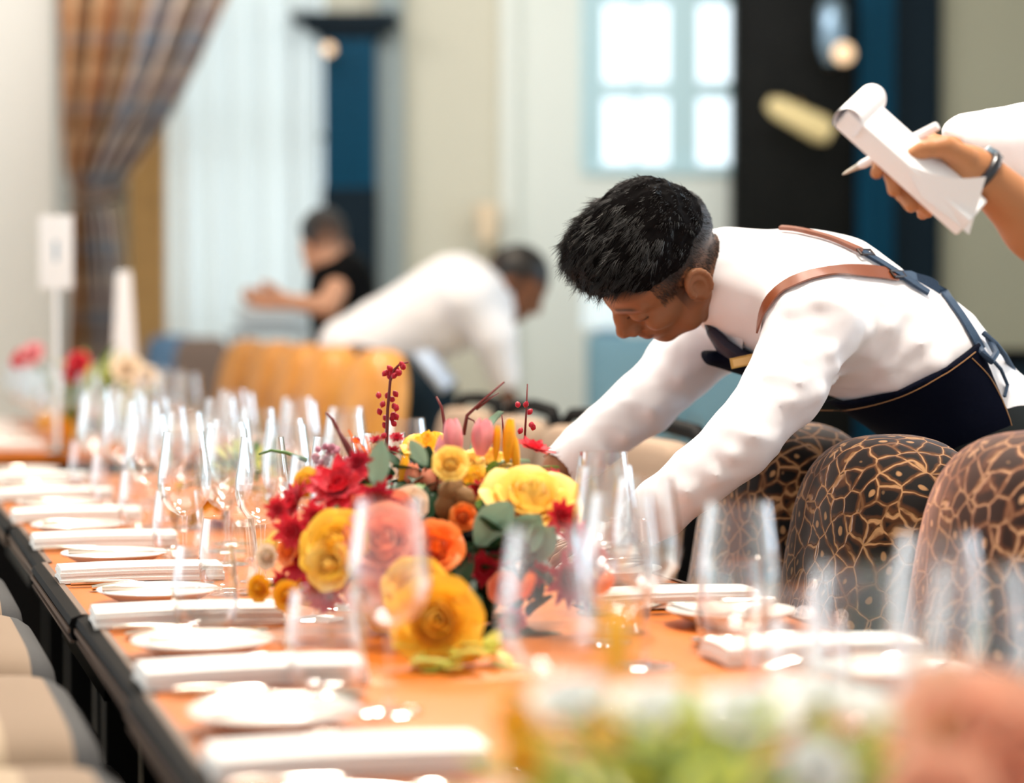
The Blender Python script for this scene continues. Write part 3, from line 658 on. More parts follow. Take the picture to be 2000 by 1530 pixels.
A.rose(596, 942, 3.16, 56, 'yellow'); A.rose(528, 1066, 3.1, 60, 'pale', (-.8, -.4, .5)); A.rose(520, 1088, 3.08, 46, 'cream'); A.rose(505, 1150, 3.06, 50, 'gold'); A.rose(560, 1165, 2.98, 56, 'gold'); A.rose(905, 1010, 3.1, 50, 'orange'); A.rose(800, 985, 3.1, 66, 'cream')
mb = MB()
for x, y in ((872, 990), (896, 1000), (880, 960), (905, 975)): buds(mb, [at(x, y, 3.16)], .017)
A.part('seed_pod', mb, G['dry'])
mb = MB()
for _ in range(26): buds(mb, [at(640+jit(28), 890+jit(18), 3.3+jit(.03))], .0045)
for _ in range(14): buds(mb, [at(690+jit(18), 905+jit(14), 3.3+jit(.03))], .004)
A.part('lilac_buds', mb, F['lilac'])
def sprig(pts, r, Y, budz=0, m='twig'):
    q = [at(x, y, Y) for x, y in pts]; mb = MB(); mb.tube(q, [r*(1-.55*i/(len(q)-1)) for i in range(len(q))], 7)
    A.part('twig', mb, G[m])
    if budz:
        mb = MB()
        for _ in range(budz):
            k = random.random()*.75; i = int(k*(len(q)-1)); p = q[i].lerp(q[i+1], k*(len(q)-1)-i); buds(mb, [p+Vector((jit(.014), jit(.01), jit(.006)))], .0045)
        A.part('berries', mb, F['crimson'])
sprig([(752, 900), (755, 860), (757, 800), (762, 745), (770, 722), (782, 710), (798, 708)], .0030, 3.5, 34)
sprig([(868, 890), (868, 830), (862, 795), (852, 775)], .0034, 3.45); sprig([(905, 850), (912, 812), (940, 785), (985, 746)], .0032, 3.4); sprig([(930, 800), (955, 780), (975, 768)], .002, 3.4); sprig([(912, 816), (925, 822), (932, 835)], .0016, 3.4)
sprig([(700, 920), (670, 860), (650, 820), (636, 806)], .004, 3.28); sprig([(740, 960), (705, 920), (680, 870), (660, 840)], .005, 3.22); sprig([(1024, 870), (1028, 800), (1030, 750)], .002, 3.6, 6); sprig([(985, 860), (980, 810)], .002, 3.6)
sprig([(600, 900), (560, 885), (530, 880), (505, 888)], .0035, 3.4, 0, 'stem'); sprig([(760, 945), (722, 900), (708, 870)], .004, 3.3, 16)
for x, y, d in ((735, 862, 36), (775, 858, 40), (742, 880, 40), (765, 884, 40), (695, 863, 26)): A.spiky(x, y, 3.46, d, 'crimson', (0, -.5, .8), nm='red_blossom')
mb = MB()
for a, b, L in (((720, 940), (690, 855), .075), ((735, 950), (720, 865), .07), ((760, 950), (700, 860), .08)): leaf(mb, at(*a, 3.28), at(*b, 3.28)-at(*a, 3.28), L, .014, bend=.05)
A.part('orange_leaf', mb, F['orange'])
mb = MB()
for _ in range(70): p = at(955+jit(85), 1160+jit(85), 3.12+jit(.05)); leaf(mb, p, (jit(1), -.5+jit(.4), .1+jit(.8)), .06, .03, bend=.2)
A.part('leaves', mb, G['dark'])
for x, y, d, m in ((700, 905, 70, 'crimson'), (618, 1010, 80, 'red'), (900, 1170, 66, 'crimson'), (1050, 1120, 60, 'red'), (985, 1085, 50, 'crimson'), (575, 1040, 100, 'red'), (640, 1160, 100, 'red'), (740, 975, 90, 'crimson'), (1095, 1010, 90, 'red'), (1140, 1150, 90, 'crimson'), (545, 995, 70, 'red')): A.spiky(x, y, 3.02, d, m)
for x, y, d, m in ((700, 1010, 80, 'coral'), (770, 1000, 76, 'coral'), (690, 1120, 86, 'yellow'), (880, 905, 64, 'pale'), (800, 1075, 76, 'coral'), (760, 1190, 90, 'gold'), (600, 1150, 66, 'yellow')): A.rose(x, y, 3.08, d, m)
mb = MB()
for _ in range(16): p = at(900+jit(90), 1300+jit(34), 2.80+jit(.05)); leaf(mb, p, (jit(1), -.4+jit(.4), .3+jit(.6)), .05, .022, bend=.2)
A.part('lime_leaves', mb, G['lime'])
A.spiky(622, 1150, 2.96, 90, 'crimson', (-.4, -.8, -.1)); A.rose(705, 1165, 2.9, 60, 'coral', (-.2, -.9, -.2)); A.rose(560, 1075, 3.02, 56, 'orange', (-.7, -.6, .2)); A.rose(985, 1150, 2.98, 60, 'coral', (.2, -.9, 0))
mb = MB()
for a, b, L, wd in (((1000, 985), (960, 1030), .07, .05), ((1040, 1020), (985, 1060), .08, .05), ((1000, 1080), (1030, 1040), .06, .05), ((1085, 1030), (1060, 1060), .06, .04), ((880, 1150), (915, 1085), .06, .03), ((735, 950), (742, 890), .06, .03), ((800, 860), (822, 893), .04, .02)): mb = MB(); leaf(mb, at(*a, 3.08), at(*b, 3.08)-at(*a, 3.08), L, wd, up=(0, -1, .3), bend=.1); A.part('broad_leaf', mb, G['grey'])

A.stems()
# blurred leafy arrangement at the very front
B1 = P(-.60, .25, TOP+.001); A = Arr('leafy_centrepiece', 'blurred low green and white flower arrangement nearest the front', B1, B1+Vector((.02, 0, .05)))
A.vase(.08, .07)
A.leaves('leaves', G['lime'], 130, .15, .07, .026, squash=(1.35, .8, .55), zlo=-.1); A.leaves('leaves', G['olive'], 60, .15, .06, .022, squash=(1.35, .9, .5), zlo=-.1); A.leaves('leaves', G['grey'], 60, .15, .055, .026, squash=(1.35, .9, .55), zlo=-.1)
A.rose(1940, 1450, 1.58, 360, 'peach', (.2, -.6, .75), 'large peach bloom'); A.rose(1840, 1560, 1.5, 200, 'peach', (0, -.7, .6))
A.rose(1110, 1360, 1.62, 150, 'white', (-.2, -.3, .9)); A.rose(1290, 1380, 1.66, 190, 'white', (0, -.3, .9)); A.rose(1455, 1385, 1.68, 190, 'white', (0, -.3, .9)); A.rose(1600, 1360, 1.72, 200, 'white', (.1, -.2, .95)); A.rose(1750, 1395, 1.7, 190, 'white', (.3, -.2, .9)); A.rose(1600, 1500, 1.52, 120, 'white')
A.rose(1005, 1410, 1.6, 80, 'gold', (-.4, -.6, .5)); A.rose(1020, 1480, 1.55, 90, 'yellow', (-.4, -.7, .3)); A.rose(985, 1340, 1.75, 50, 'yellow'); A.rose(1180, 1440, 1.52, 70, 'pale')
for x0, y0, x1, y1, wd in ((1205, 1330, 1203, 1178, 66), (1168, 1440, 1165, 1335, 66)): A.tulip(x0, y0, x1, y1, 1.66, wd, 'yellow', lab='amber highlight of a glass, shaped as an upright bud')  # bud shapes stand in for amber highlights in a glass
A.stems()
# small yellow arrangement behind
B2 = P(2.46, .44, TOP+.001); A = Arr('small_centrepiece', 'small yellow and green flower arrangement seen through the wine glasses', B2, B2+Vector((0, 0, .10)))
A.vase(.055, .08, M['glass']); A.leaves('leaves', G['mid'], 30, .07, .05, .02, squash=(1.2, 1, .5)); A.leaves('leaves', G['lime'], 34, .08, .05, .02, squash=(1.2, 1, .5))
for x, y, d, m in ((398, 975, 44, 'gold'), (372, 1005, 40, 'yellow'), (420, 985, 36, 'gold'), (340, 1010, 34, 'yellow'), (425, 1030, 34, 'lilac'), (392, 940, 30, 'cream'), (350, 950, 34, 'pale'), (440, 1010, 30, 'red')): A.rose(x, y, 4.62+jit(.06), d, m)
A.stems()
# arrangement on the far table
B3 = P(5.5, .48, TOP+.001); A = Arr('far_centrepiece', 'far table flower arrangement with lime leaves and red blooms', B3, B3+Vector((0, 0, .11)))
A.vase(.06, .08); A.leaves('leaves', G['lime'], 60, .15, .10, .035); A.leaves('leaves', G['mid'], 40, .15, .10, .035)
for x, y, d, m in ((152, 708, 44, 'red'), (146, 728, 40, 'crimson'), (60, 692, 50, 'pink'), (40, 700, 40, 'red'), (120, 838, 40, 'gold'), (90, 820, 30, 'yellow'), (190, 800, 30, 'white'), (250, 720, 60, 'cream'), (285, 735, 44, 'cream')): A.rose(x, y, 7.35+jit(.08), d, m)
mb = MB()
for x, y in ((152, 712), (60, 696), (255, 728)): mb.tube([at(x, y, 7.35), at(135, 800, 7.38), at(135, 850, 7.4)], .005, 6)
A.part('stems', mb, G['stem'])
# table number card and folded menu on the far table
p = at(112, 878, 7.0); p.z = TOP+.001; t = thing('table_number_stand', 'white number card on a thin stand before the cream wall', 'sign', p)
obj('base', MB().lathe([(.04, 0), (.04, .006), (.006, .012)], 20), M['steel'], t); top = at(112, 490, 7.0).z-p.z
obj('post', MB().tube([(0, 0, .01), (0, 0, top-.09)], .007, 8), M['white'], t)
cdo = obj('card', MB().box((-.048, -.004, top-.11), (.048, .004, top+.10), bev=.003), M['white'], t)
obj('printed_mark', MB().box((-.006, -.0052, top-.03), (.006, -.0042, top+.03)), mat('grey_blue_ink', (150, 176, 196), .7), cdo)
p = at(243, 700, 8.05); p.z = TOP+.001; t = thing('menu_card', 'tall folded white menu card standing on the far table before the drape', 'card', p)
hh = at(240, 530, 8.05).z-TOP
for s in (-1, 1): obj('panel', MB().add([(-.05, .05*s, 0), (.05, .05*s, 0), (.022, .004*s, hh), (-.022, .004*s, hh), (-.05, .05*s+.003, 0), (.05, .05*s+.003, 0), (.022, .004*s+.003, hh), (-.022, .004*s+.003, hh)], [(0, 1, 2, 3), (7, 6, 5, 4), (0, 4, 5, 1), (1, 5, 6, 2), (2, 6, 7, 3), (3, 7, 4, 0)]), M['white'], t, smooth=False)

# ------------------------------------------------------------------ chairs
def leopard(name, dark, mid, line, sheen_c, sheen):
    m = mat(name, dark, .75); nt = m.node_tree; L = nt.links; b = nt.nodes['Principled BSDF']
    b.inputs['Sheen Weight'].default_value = sheen; b.inputs['Sheen Tint'].default_value = lin(sheen_c); b.inputs['Sheen Roughness'].default_value = .35; b.inputs['Specular IOR Level'].default_value = .15
    tc = nt.nodes.new('ShaderNodeTexCoord'); nz = nt.nodes.new('ShaderNodeTexNoise'); nz.inputs['Scale'].default_value = 10; nz.inputs['Detail'].default_value = 3; L.new(tc.outputs['Object'], nz.inputs['Vector'])
    vm = nt.nodes.new('ShaderNodeVectorMath'); vm.operation = 'MULTIPLY_ADD'; vm.inputs[1].default_value = (.05,)*3; L.new(nz.outputs['Color'], vm.inputs[0]); L.new(tc.outputs['Object'], vm.inputs[2])
    def vor(feat, sc):
        v = nt.nodes.new('ShaderNodeTexVoronoi'); v.feature = feat; v.inputs['Scale'].default_value = sc; v.inputs['Randomness'].default_value = 1; L.new(vm.outputs[0], v.inputs['Vector']); return v
    def ramp(inp, st):
        r = nt.nodes.new('ShaderNodeValToRGB'); e = r.color_ramp.elements
        for k, (p, c) in enumerate(st):
            x = e[k] if k < 2 else e.new(p); x.position = p; x.color = (c, c, c, 1)
        L.new(inp, r.inputs[0]); return r
    SCL = 28
    ed = ramp(vor('DISTANCE_TO_EDGE', SCL).outputs['Distance'], [(0, 1), (.022, 1), (.055, 0)]); halo = ramp(vor('DISTANCE_TO_EDGE', SCL).outputs['Distance'], [(0, .95), (.07, .75), (.15, 0)])
    st = ramp(vor('F1', SCL).outputs['Distance'], [(0, 1), (.14, .9), (.20, 0)])
    n2 = nt.nodes.new('ShaderNodeTexNoise'); n2.inputs['Scale'].default_value = 26; L.new(tc.outputs['Object'], n2.inputs['Vector']); gap = ramp(n2.outputs['Fac'], [(0, .15), (.40, .2), (.52, 1)])
    def mul(a, b_):
        x = nt.nodes.new('ShaderNodeMath'); x.operation = 'MULTIPLY'; L.new(a, x.inputs[0]); L.new(b_, x.inputs[1]); return x
    ed = mul(ed.outputs[0], gap.outputs[0])
    def mix(f, a, c):
        x = nt.nodes.new('ShaderNodeMix'); x.data_type = 'RGBA'; L.new(f, x.inputs[0])
        if isinstance(a, tuple): x.inputs[6].default_value = lin(a)
        else: L.new(a, x.inputs[6])
        x.inputs[7].default_value = lin(c); return x.outputs[2]
    c1 = mix(halo.outputs[0], dark, mid); c2 = mix(ed.outputs[0], c1, line); c3 = mix(st.outputs[0], c2, line); L.new(c3, b.inputs['Base Color'])
    bp = nt.nodes.new('ShaderNodeBump'); bp.inputs['Strength'].default_value = .5; bp.inputs['Distance'].default_value = .004; bp.invert = True; L.new(ed.outputs[0], bp.inputs['Height']); L.new(bp.outputs[0], b.inputs['Normal']); return m
M['leo_dark'] = leopard('dark_leopard_velvet', (14, 10, 9), (90, 52, 24), (168, 126, 86), (190, 175, 172), .8)
M['leo_lit'] = leopard('lit_leopard_velvet', (40, 26, 22), (110, 66, 44), (196, 150, 112), (226, 172, 156), .9)  # same velvet, with the pink sheen of the light put into its colours
def back_mesh():
    xs = np.arange(-.16, .19, .0125); ys = np.arange(-.32, .325, .0125); zs = np.arange(.30, 1.02, .0125); X, Y, Z = xs[:, None, None], ys[None, :, None], zs[None, None, :]
    top = .975-.075*(np.abs(Y)/.20)**2.2-.04*np.exp(-((np.abs(Y)-.20)/.045)**2)*0 + .012*np.exp(-((np.abs(Y)-.205)/.025)**2); thick = .088+.02*np.clip((Z-.7)/.25, 0, 1)
    xc = -.035*(1-(Y/.22)**2)
    ax_ = np.abs(X-xc)/thick; ay = np.abs(Y)/.206; az = np.abs(Z-(top+.34)/2)/((top-.34)/2)
    f = (ax_**3.0+ay**5+az**8)**(1/3.0)-1
    S = Field(xs, ys, zs); S.F = (f*.08).astype(np.float32); V, Q = S.surface(); V = relax(V, Q, 2)
    V[:, 0] += (V[:, 2]-.45)*.24; return raw_mesh('backrest', V, Q)
def make_leopard(label):
    t = thing('upholstered_chair', label, 'chair', group='patterned velvet chairs behind the long table')
    link('backrest', back_mesh(), M['leo_dark'], t)
    obj('seat', MB().box((-.375, -.195, .33), (.0, .195, .47), bev=.045), M['leo_dark'], t)
    for sx in (-.33, -.02):
        for sy in (-.16, .16): obj('leg', MB().tube([(sx, sy, .34), (sx+(.03 if sx > -.1 else -.01), sy, 0)], [.024, .015], 10), M['black'], t)
    return t
c0 = make_leopard('dark brown leopard-patterned velvet chair in the middle, directly before the waiter apron')
c0.location = P(1.285, 1.16, 0); c0.rotation_euler = (0, 0, ROT)
c1 = dup(c0, P(1.715, 1.17, 0), ROT+.03, 'leopard-patterned velvet chair farthest along, partly behind the waiter near sleeve')
c2 = dup(c0, P(.82, 1.165, 0), ROT-.02, 'leopard-patterned velvet chair nearest the front, coloured with a pinkish light sheen', 1.03)
for ch in c2.children:
    if ch.name.startswith(('backrest', 'seat')):
        ch.data = ch.data.copy(); ch.data.materials.clear(); ch.data.materials.append(M['leo_lit'])
# tan chairs with black frames, mustard chairs, striped chairs
def soft_box(hx, hy, hz, p=5, n=(14, 14, 14), c=(0, 0, 0)):
    mb = MB(); bm = bmesh.new(); bmesh.ops.create_cube(bm, size=2); bmesh.ops.subdivide_edges(bm, edges=bm.edges[:], cuts=10, use_grid_fill=True)
    for v in bm.verts:
        q = v.co; k = (abs(q.x)**p+abs(q.y)**p+abs(q.z)**p)**(1/p); v.co = Vector((c[0]+hx*q.x/k, c[1]+hy*q.y/k, c[2]+hz*q.z/k))
    bm.verts.index_update(); mb.add([v.co.copy() for v in bm.verts], [[v.index for v in f.verts] for f in bm.faces]); bm.free(); return mb
M['tan'] = mat('tan_woven_cloth', (158, 134, 112), .85, bump=.2, bscale=150); M['mustard'] = mat('mustard_leather', (222, 152, 58), .5, coat=.1, var=.2, vscale=6, c2=(178, 112, 40))
def shear(mb, k, z0=.45):
    for v in mb.v: v.x += (v.z-z0)*k
    return mb
t = thing('framed_chair', '', 'chair', group='tan chairs with black frames'); fr = M['black']
obj('backrest', shear(soft_box(.04, .20, .225, 7, c=(-.022, 0, .69)), .16), M['tan'], t)
mb = MB(); pts = [(0, -.215, .40), (0, -.215, .86), (0, -.198, .915), (0, -.16, .935), (0, 0, .942), (0, .16, .935), (0, .198, .915), (0, .215, .86), (0, .215, .40)]
obj('back_frame', shear(MB().tube(pts, .015, 10), .16), fr, t); obj('seat', soft_box(.165, .20, .05, 5, c=(-.165, 0, .44)), M['tan'], t)
for sx in (-.30, -.01):
    for sy in (-.19, .19): obj('leg', MB().tube([(sx, sy, .42), (sx, sy, 0)], [.02, .014], 8), fr, t)
FL = ['nearest the leopard chairs', 'second from the leopard chairs', 'third from the leopard chairs', 'fourth from the leopard chairs, beside the bending waiter legs']
for i, tt in enumerate((2.30, 2.78, 3.26, 3.74)):
    o = t if i == 0 else dup(t); o.location = P(tt, 1.16, 0); o.rotation_euler = (0, 0, ROT); o['label'] = 'tan chair with rounded black frame, '+FL[i]
t = thing('mustard_chair', '', 'chair', group='mustard high-back chairs at the far table')
def mus():
    mb = MB()
    def fn(u, v):
        y = (u*2-1)*.185; z = .42+.65*v; lob = .018*abs(math.sin(u*PI*4)); return (-.05-lob+.16*(z-.45), y*(1-.05*v**4), z-.10*abs(u*2-1)**3*v**3)
    mb.grid(fn, 40, 12); mb.grid(lambda u, v: tuple(Vector(fn(1-u, v))+Vector((.09+.036*abs(math.sin(u*PI*4)), 0, 0))), 40, 12)
    n = 41*13
    for j in range(12): mb.f.append((41*j, 41*(j+1), n+41*(j+1)+40, n+41*j+40)); mb.f.append((41*j+40, n+41*j, n+41*(j+1), 41*(j+1)+40))
    for i in range(40): mb.f.append((41*12+i, 41*12+i+1, n+41*12+39-i, n+41*12+40-i)[::1]); mb.f.append((i, n+40-i, n+39-i, i+1))
    return mb
obj('backrest', shear(soft_box(.085, .19, .315, 3.4, c=(0, 0, .735)), .16), M['mustard'], t, ang=None); obj('seat', soft_box(.14, .19, .06, 5, c=(-.125, 0, .43)), M['mustard'], t)
for sx in (-.24, -.0):
    for sy in (-.16, .16): obj('leg', MB().tube([(sx, sy, .42), (sx, sy, 0)], [.022, .014], 8), fr, t)
for i, tt in enumerate((4.64, 5.32, 5.8, 6.35, 7.0)):
    o = t if i == 0 else dup(t); o.location = P(tt, 1.085, 0); o.rotation_euler = (0, 0, ROT); o['label'] = f'mustard leather high-back chair, {ORD[i]} of its row counted from the bending waiter'
def stripes():
    m = mat('striped_upholstery', (206, 182, 152), .85, bump=.12, bscale=350); nt = m.node_tree; L = nt.links; tc = nt.nodes.new('ShaderNodeTexCoord'); sp = nt.nodes.new('ShaderNodeSeparateXYZ'); L.new(tc.outputs['Object'], sp.inputs[0])
    r = nt.nodes.new('ShaderNodeValToRGB'); r.color_ramp.interpolation = 'CONSTANT'; e = r.color_ramp.elements
    a = nt.nodes.new('ShaderNodeMath'); a.operation = 'ADD'; a.inputs[1].default_value = .5; L.new(sp.outputs['X'], a.inputs[0]); L.new(a.outputs[0], r.inputs[0])
    for k, (p, c) in enumerate([(0, (60, 58, 56)), (.30, (168, 148, 124)), (.415, (134, 113, 93)), (.487, (54, 54, 56))]):
        x = e[k] if k < 2 else e.new(p); x.position = p; x.color = lin(c)
    L.new(r.outputs[0], nt.nodes['Principled BSDF'].inputs['Base Color']); return m
M['stripe'] = stripes()
t = thing('striped_chair', '', 'chair', group='striped low chairs along the long table')
obj('backrest', soft_box(.14, .285, .16, 6, c=(-.11, 0, .565)), M['stripe'], t); obj('seat', soft_box(.12, .27, .07, 6, c=(.03, 0, .43)), M['stripe'], t)
for sx in (-.2, .1):
    for sy in (-.23, .23): obj('leg', MB().tube([(sx, sy, .40), (sx, sy, 0)], [.022, .015], 8), fr, t)
for i, tt in enumerate((.05, .66, 1.27, 1.88)):
    o = t if i == 0 else dup(t); o.location = P(tt, -.058, 0); o.rotation_euler = (0, 0, ROT); o['label'] = f'low striped beige and grey chair tucked under the table, {ORD[i]} from the front'
for (px, Y, col, lab) in ((332, 11.25, (96, 128, 158), 'blue-grey upholstered chair by the ochre panel'), (392, 10.5, (120, 100, 88), 'brown upholstered chair behind the mustard row')):
    t = thing('lounge_chair', lab, 'chair', (wx(px, Y), Y, 0), PI/2); cm = mat('chair_cloth', col, .8)
    obj('backrest', shear(soft_box(.05, .125, .30, 5, c=(0, 0, .74)), .12), cm, t); obj('seat', soft_box(.2, .125, .07, 5, c=(-.2, 0, .42)), cm, t)
    for sx in (-.36, 0):
        for sy in (-.1, .1): obj('leg', MB().tube([(sx, sy, .40), (sx, sy, 0)], [.02, .014], 8), fr, t)

# ------------------------------------------------------------------ people
def head(S, o, A, neck_to, neck_r=.056, k=.008, ears=True, sc=1.0):
    """Head with face: local x forward, y to the person's left, z to the crown; origin between the ear canals."""
    S.frame(o, A, sc)
    S.ell((-.016, 0, .055), (.109, .076, .090), .01); S.ell((.042, 0, .052), (.056, .064, .056), .02); S.ell((.034, 0, -.018), (.057, .058, .064), .02)
    for s in (-1, 1):
        S.chain([(-.004, s*.056, -.034), (.026, s*.047, -.064), (.060, s*.014, -.083)], [.020, .018, .016], .016)
        S.ell((.058, s*.046, -.008), (.030, .018, .022), .016)
        S.cone((.091, s*.012, .040), (.074, s*.050, .043), .0105, .009, .012)
    S.ell((.066, 0, -.083), (.019, .022, .016), .012); S.ell((.070, 0, -.047), (.024, .033, .027), .014)
    for s in (-1, 1):
        S.ell((.104, s*.032, .019), (.016, .015, .009), .008, 'cut'); S.ell((.079, s*.031, .017), (.0155, .017, .0130), .003)
        S.ell((.083, s*.031, .021), (.0135, .0165, .0095), .003)
    S.chain([(.084, 0, .038), (.090, 0, .010), (.097, 0, -.016)], [.012, .014, .017], .008); S.chain([(.093, 0, .036), (.103, 0, .012), (.114, 0, -.011)], [.0095, .0095, .0112], .010); S.ell((.1145, 0, -.015), (.0118, .0118, .0108), .006)
    for s in (-1, 1):
        S.ell((.102, s*.0150, -.020), (.012, .0082, .0090), .006); S.ell((.107, s*.0075, -.0285), (.006, .0042, .005), .003, 'cut')
    S.ell((.0925, 0, -.0430), (.0110, .024, .0062), .005); S.ell((.0895, 0, -.0548), (.0105, .020, .0075), .005); S.ell((.106, 0, -.0488), (.014, .026, .0013), .003, 'cut')
    S.ell((.1035, 0, -.0345), (.006, .004, .007), .004, 'cut')
    if ears:
        for s in (-1, 1):
            S.ell((-.014, s*.077, .005), (.0225, .0085, .0335), .005); S.ell((-.009, s*.0885, .002), (.0125, .0105, .0185), .003, 'cut')
            pts = [(-.014+.0205*math.cos(a), s*(.0815+.002*(1-math.cos(a-.6))*.5), .006+.031*math.sin(a)) for a in np.linspace(-.3, 4.2, 14)]
            S.chain(pts, [.0042]*14, .003); S.ell((-.012, s*.080, -.027), (.0085, .0055, .0085), .005); S.ell((.006, s*.077, -.004), (.005, .006, .008), .004)
    a = S.w((-.042, 0, -.035)); b = S.w((.0, 0, -.06)); S.frame()
    S.cone(a, Vector(neck_to), neck_r*1.08, neck_r*1.15, .025); S.cone(b, Vector(neck_to), neck_r*.8, neck_r, .025)
def skin_tint(V, o, A, skin, dark, sc=1.0):
    q = (V-np.array(o))@np.array(A)/sc; f, l, u = q[:, 0], np.abs(q[:, 1]), q[:, 2]; c = np.tile(np.array(skin), (len(V), 1))
    def blend(m, col):
        m = np.clip(m, 0, 1)[:, None]; c[:] = c*(1-m)+np.array(col)*m
    near = (np.abs(f) < .19) & (l < .12) & (np.abs(u) < .2)
    sm = lambda x, a, b: np.clip((x-a)/(b-a), 0, 1)
    earm = (l > .068) & (((f+.014)/.030)**2+((u-.004)/.041)**2 < 1)
    side = sm(u, -.005+.0*f, .055)*sm(.040-f, 0, .02); back = sm(u, -.055, .04)*sm(-f, .03, .065)
    blend(near*~earm*np.maximum(side, back)*.93, dark)
    blend(near*sm(u, .062, .085)*sm(.2-f, 0, .05), dark)                                    # scalp under the hair
    blend(near*(l > .058)*(f > -.002)*(f < .022)*sm(u, -.04, -.015)*sm(.03-u, 0, .02)*.6*(~earm), dark)  # sideburn
    blend(near*np.exp(-((u-.0445-.004*np.sin((l-.01)*60))/.0042)**2)*sm(l, .008, .014)*sm(.056-l, 0, .012)*(f > .06)*.92, dark)     # brows
    blend(near*np.exp(-((u-.0135+.0006*(l-.031)**2*1e3)/.0022)**2)*(l > .015)*(l < .049)*(f > .070)*.9, (.012, .008, .007))  # lashes of the lowered lids
    lip = np.exp(-((u+.0490)/.010)**2)*sm(.026-l, 0, .006)*(f > .082); blend(near*lip*.55, (skin[0]*.75, skin[1]*.5, skin[2]*.55))
    blend(near*(f > .080)*np.exp(-((u+.0488)/.0016)**2)*(l < .026)*.8, (.03, .012, .01))
    return c
def head_axes(Fd, roll=0):
    F = Vector(Fd).normalized(); U = (Vector((0, 0, 1))-F*F.z).normalized(); L = U.cross(F); U = U*math.cos(roll)+L*math.sin(roll); L = U.cross(F)
    return np.array([[F[i], L[i], U[i]] for i in range(3)])
def hand(S, wr, X, Yt, curl=(.25, .35, .3), k=.006, sc=1, spread=.05, thumb=1):
    X = Vector(X).normalized(); Y = (Vector(Yt)-X*X.dot(Vector(Yt))).normalized(); Z = X.cross(Y); A = np.array([[X[i], Y[i], Z[i]] for i in range(3)])
    S.frame(wr, A*sc)
    for yy in (.026, .009, -.009, -.026): S.cone((.0, yy*.55, 0), (.084-abs(yy-.005)*.18, yy*1.12, 0), .0155*sc, .0115*sc, .012)
    for yy, L, r in ((.030, (.040, .024, .020), .0090), (.0105, (.045, .028, .021), .0093), (-.0095, (.041, .026, .020), .0088), (-.029, (.032, .020, .018), .0078)):
        p = Vector((.082-abs(yy-.005)*.18, yy, .001)); an = 0; pts = [p]
        for i in range(3):
            an += curl[i]; p = p+Vector((math.cos(an)*L[i], (yy*spread/.03)*L[i]*.3, -math.sin(an)*L[i]*thumb)); pts.append(p)
        S.chain(pts, [r*1.08*sc, r*sc, r*.92*sc, r*.78*sc], .004)
    S.chain([(.016, .022, -.006*thumb), (.044, .046, -.018*thumb), (.070, .056, -.026*thumb), (.090, .055, -.032*thumb)], [.016*sc, .0125*sc, .0105*sc, .0085*sc], .008); S.frame()
def noise_push(V, Q, amp, fn):
    n = vnormals(V, Q); d = np.array([fn(Vector(p)) for p in V])*amp; return V+n*d[:, None]
def folds(p, sc=(1, 1, 1)):
    q = Vector((p.x*sc[0], p.y*sc[1], p.z*sc[2])); a = noise.noise(q*1.0); b = noise.noise(q*2.3+Vector((5, 1, 2))); return (1-abs(a)*2.2)*.7+(1-abs(b)*2)*.3-.35
M['shirt'] = mat('white_cotton_shirt', (242, 240, 243), .75, sss=0, sheen=.15, bump=.12, bscale=12)
M['apron'] = mat('navy_denim_apron', (7, 11, 26), .85, bump=.3, bscale=500, spec=.06); M['denim'] = mat('blue_denim_strap', (26, 52, 78), .7, bump=.4, bscale=400); M['tie'] = mat('navy_tie_silk', (24, 26, 48), .5)
M['leather'] = mat('brown_leather_strap', (124, 62, 32), .32, coat=.35); M['trouser'] = mat('dark_trouser_cloth', (24, 28, 30), .85, spec=.1); M['shoe'] = mat('black_shoe_leather', (16, 15, 15), .3)
M['skin1'] = attr_mat('brown_skin', .45, spec=.22, sss=.08, bump=.08, bscale=700); M['hair'] = mat('black_hair', (20, 15, 12), .42, spec=.5); M['hair2'] = mat('dark_brown_hair', (28, 22, 20), .5)
M['dark_metal'] = mat('dark_bronze_metal', (52, 40, 36), .4, metal=.6); M['stitch'] = mat('tan_stitching', (150, 110, 70), .7)
def person(body_me, m, label): return tag(link('person', body_me, m), label, 'person')
def hairs(V, Q, o, A, cnt, Lr, flow, wd=.0008, keep=None, lift=.22, root=.003):
    """Strands growing from the hair mass."""
    n = vnormals(V, Q); idx = np.random.choice(len(V), cnt); mb = MB(); A_ = np.array(A); vs = []; fs = []
    for i in idx:
        p = Vector(V[i]); nn = Vector(n[i]); lp = A_.T@(V[i]-np.array(o))/HSC
        if keep and not keep(lp): continue
        fl = Vector(A_@np.array(flow(lp))); fl = (fl-nn*fl.dot(nn)).normalized(); d = (nn*lift+fl+Vector((jit(.14), jit(.14), jit(.14)))+noise.noise_vector(p*45)*.55).normalized(); L = random.uniform(*Lr(lp)); s = d.cross(nn+Vector((.01, .02, .03))).normalized(); b = d.cross(s)
        k0 = len(vs); bend = Vector((jit(.3), jit(.3), jit(.3)))+fl*.4
        for j in range(4):
            v = j/3; c = p-nn*root+d*(L*v)+bend*(L*v*v*.45); r = wd*(1-.85*v)
            vs += [c+s*r, c-s*r*.5+b*r*.87, c-s*r*.5-b*r*.87]
        for j in range(3):
            for q in range(3): a = k0+j*3+q; e = k0+j*3+(q+1) % 3; fs.append((a, e, e+3, a+3))
    mb.v = vs; mb.f = fs; return mb

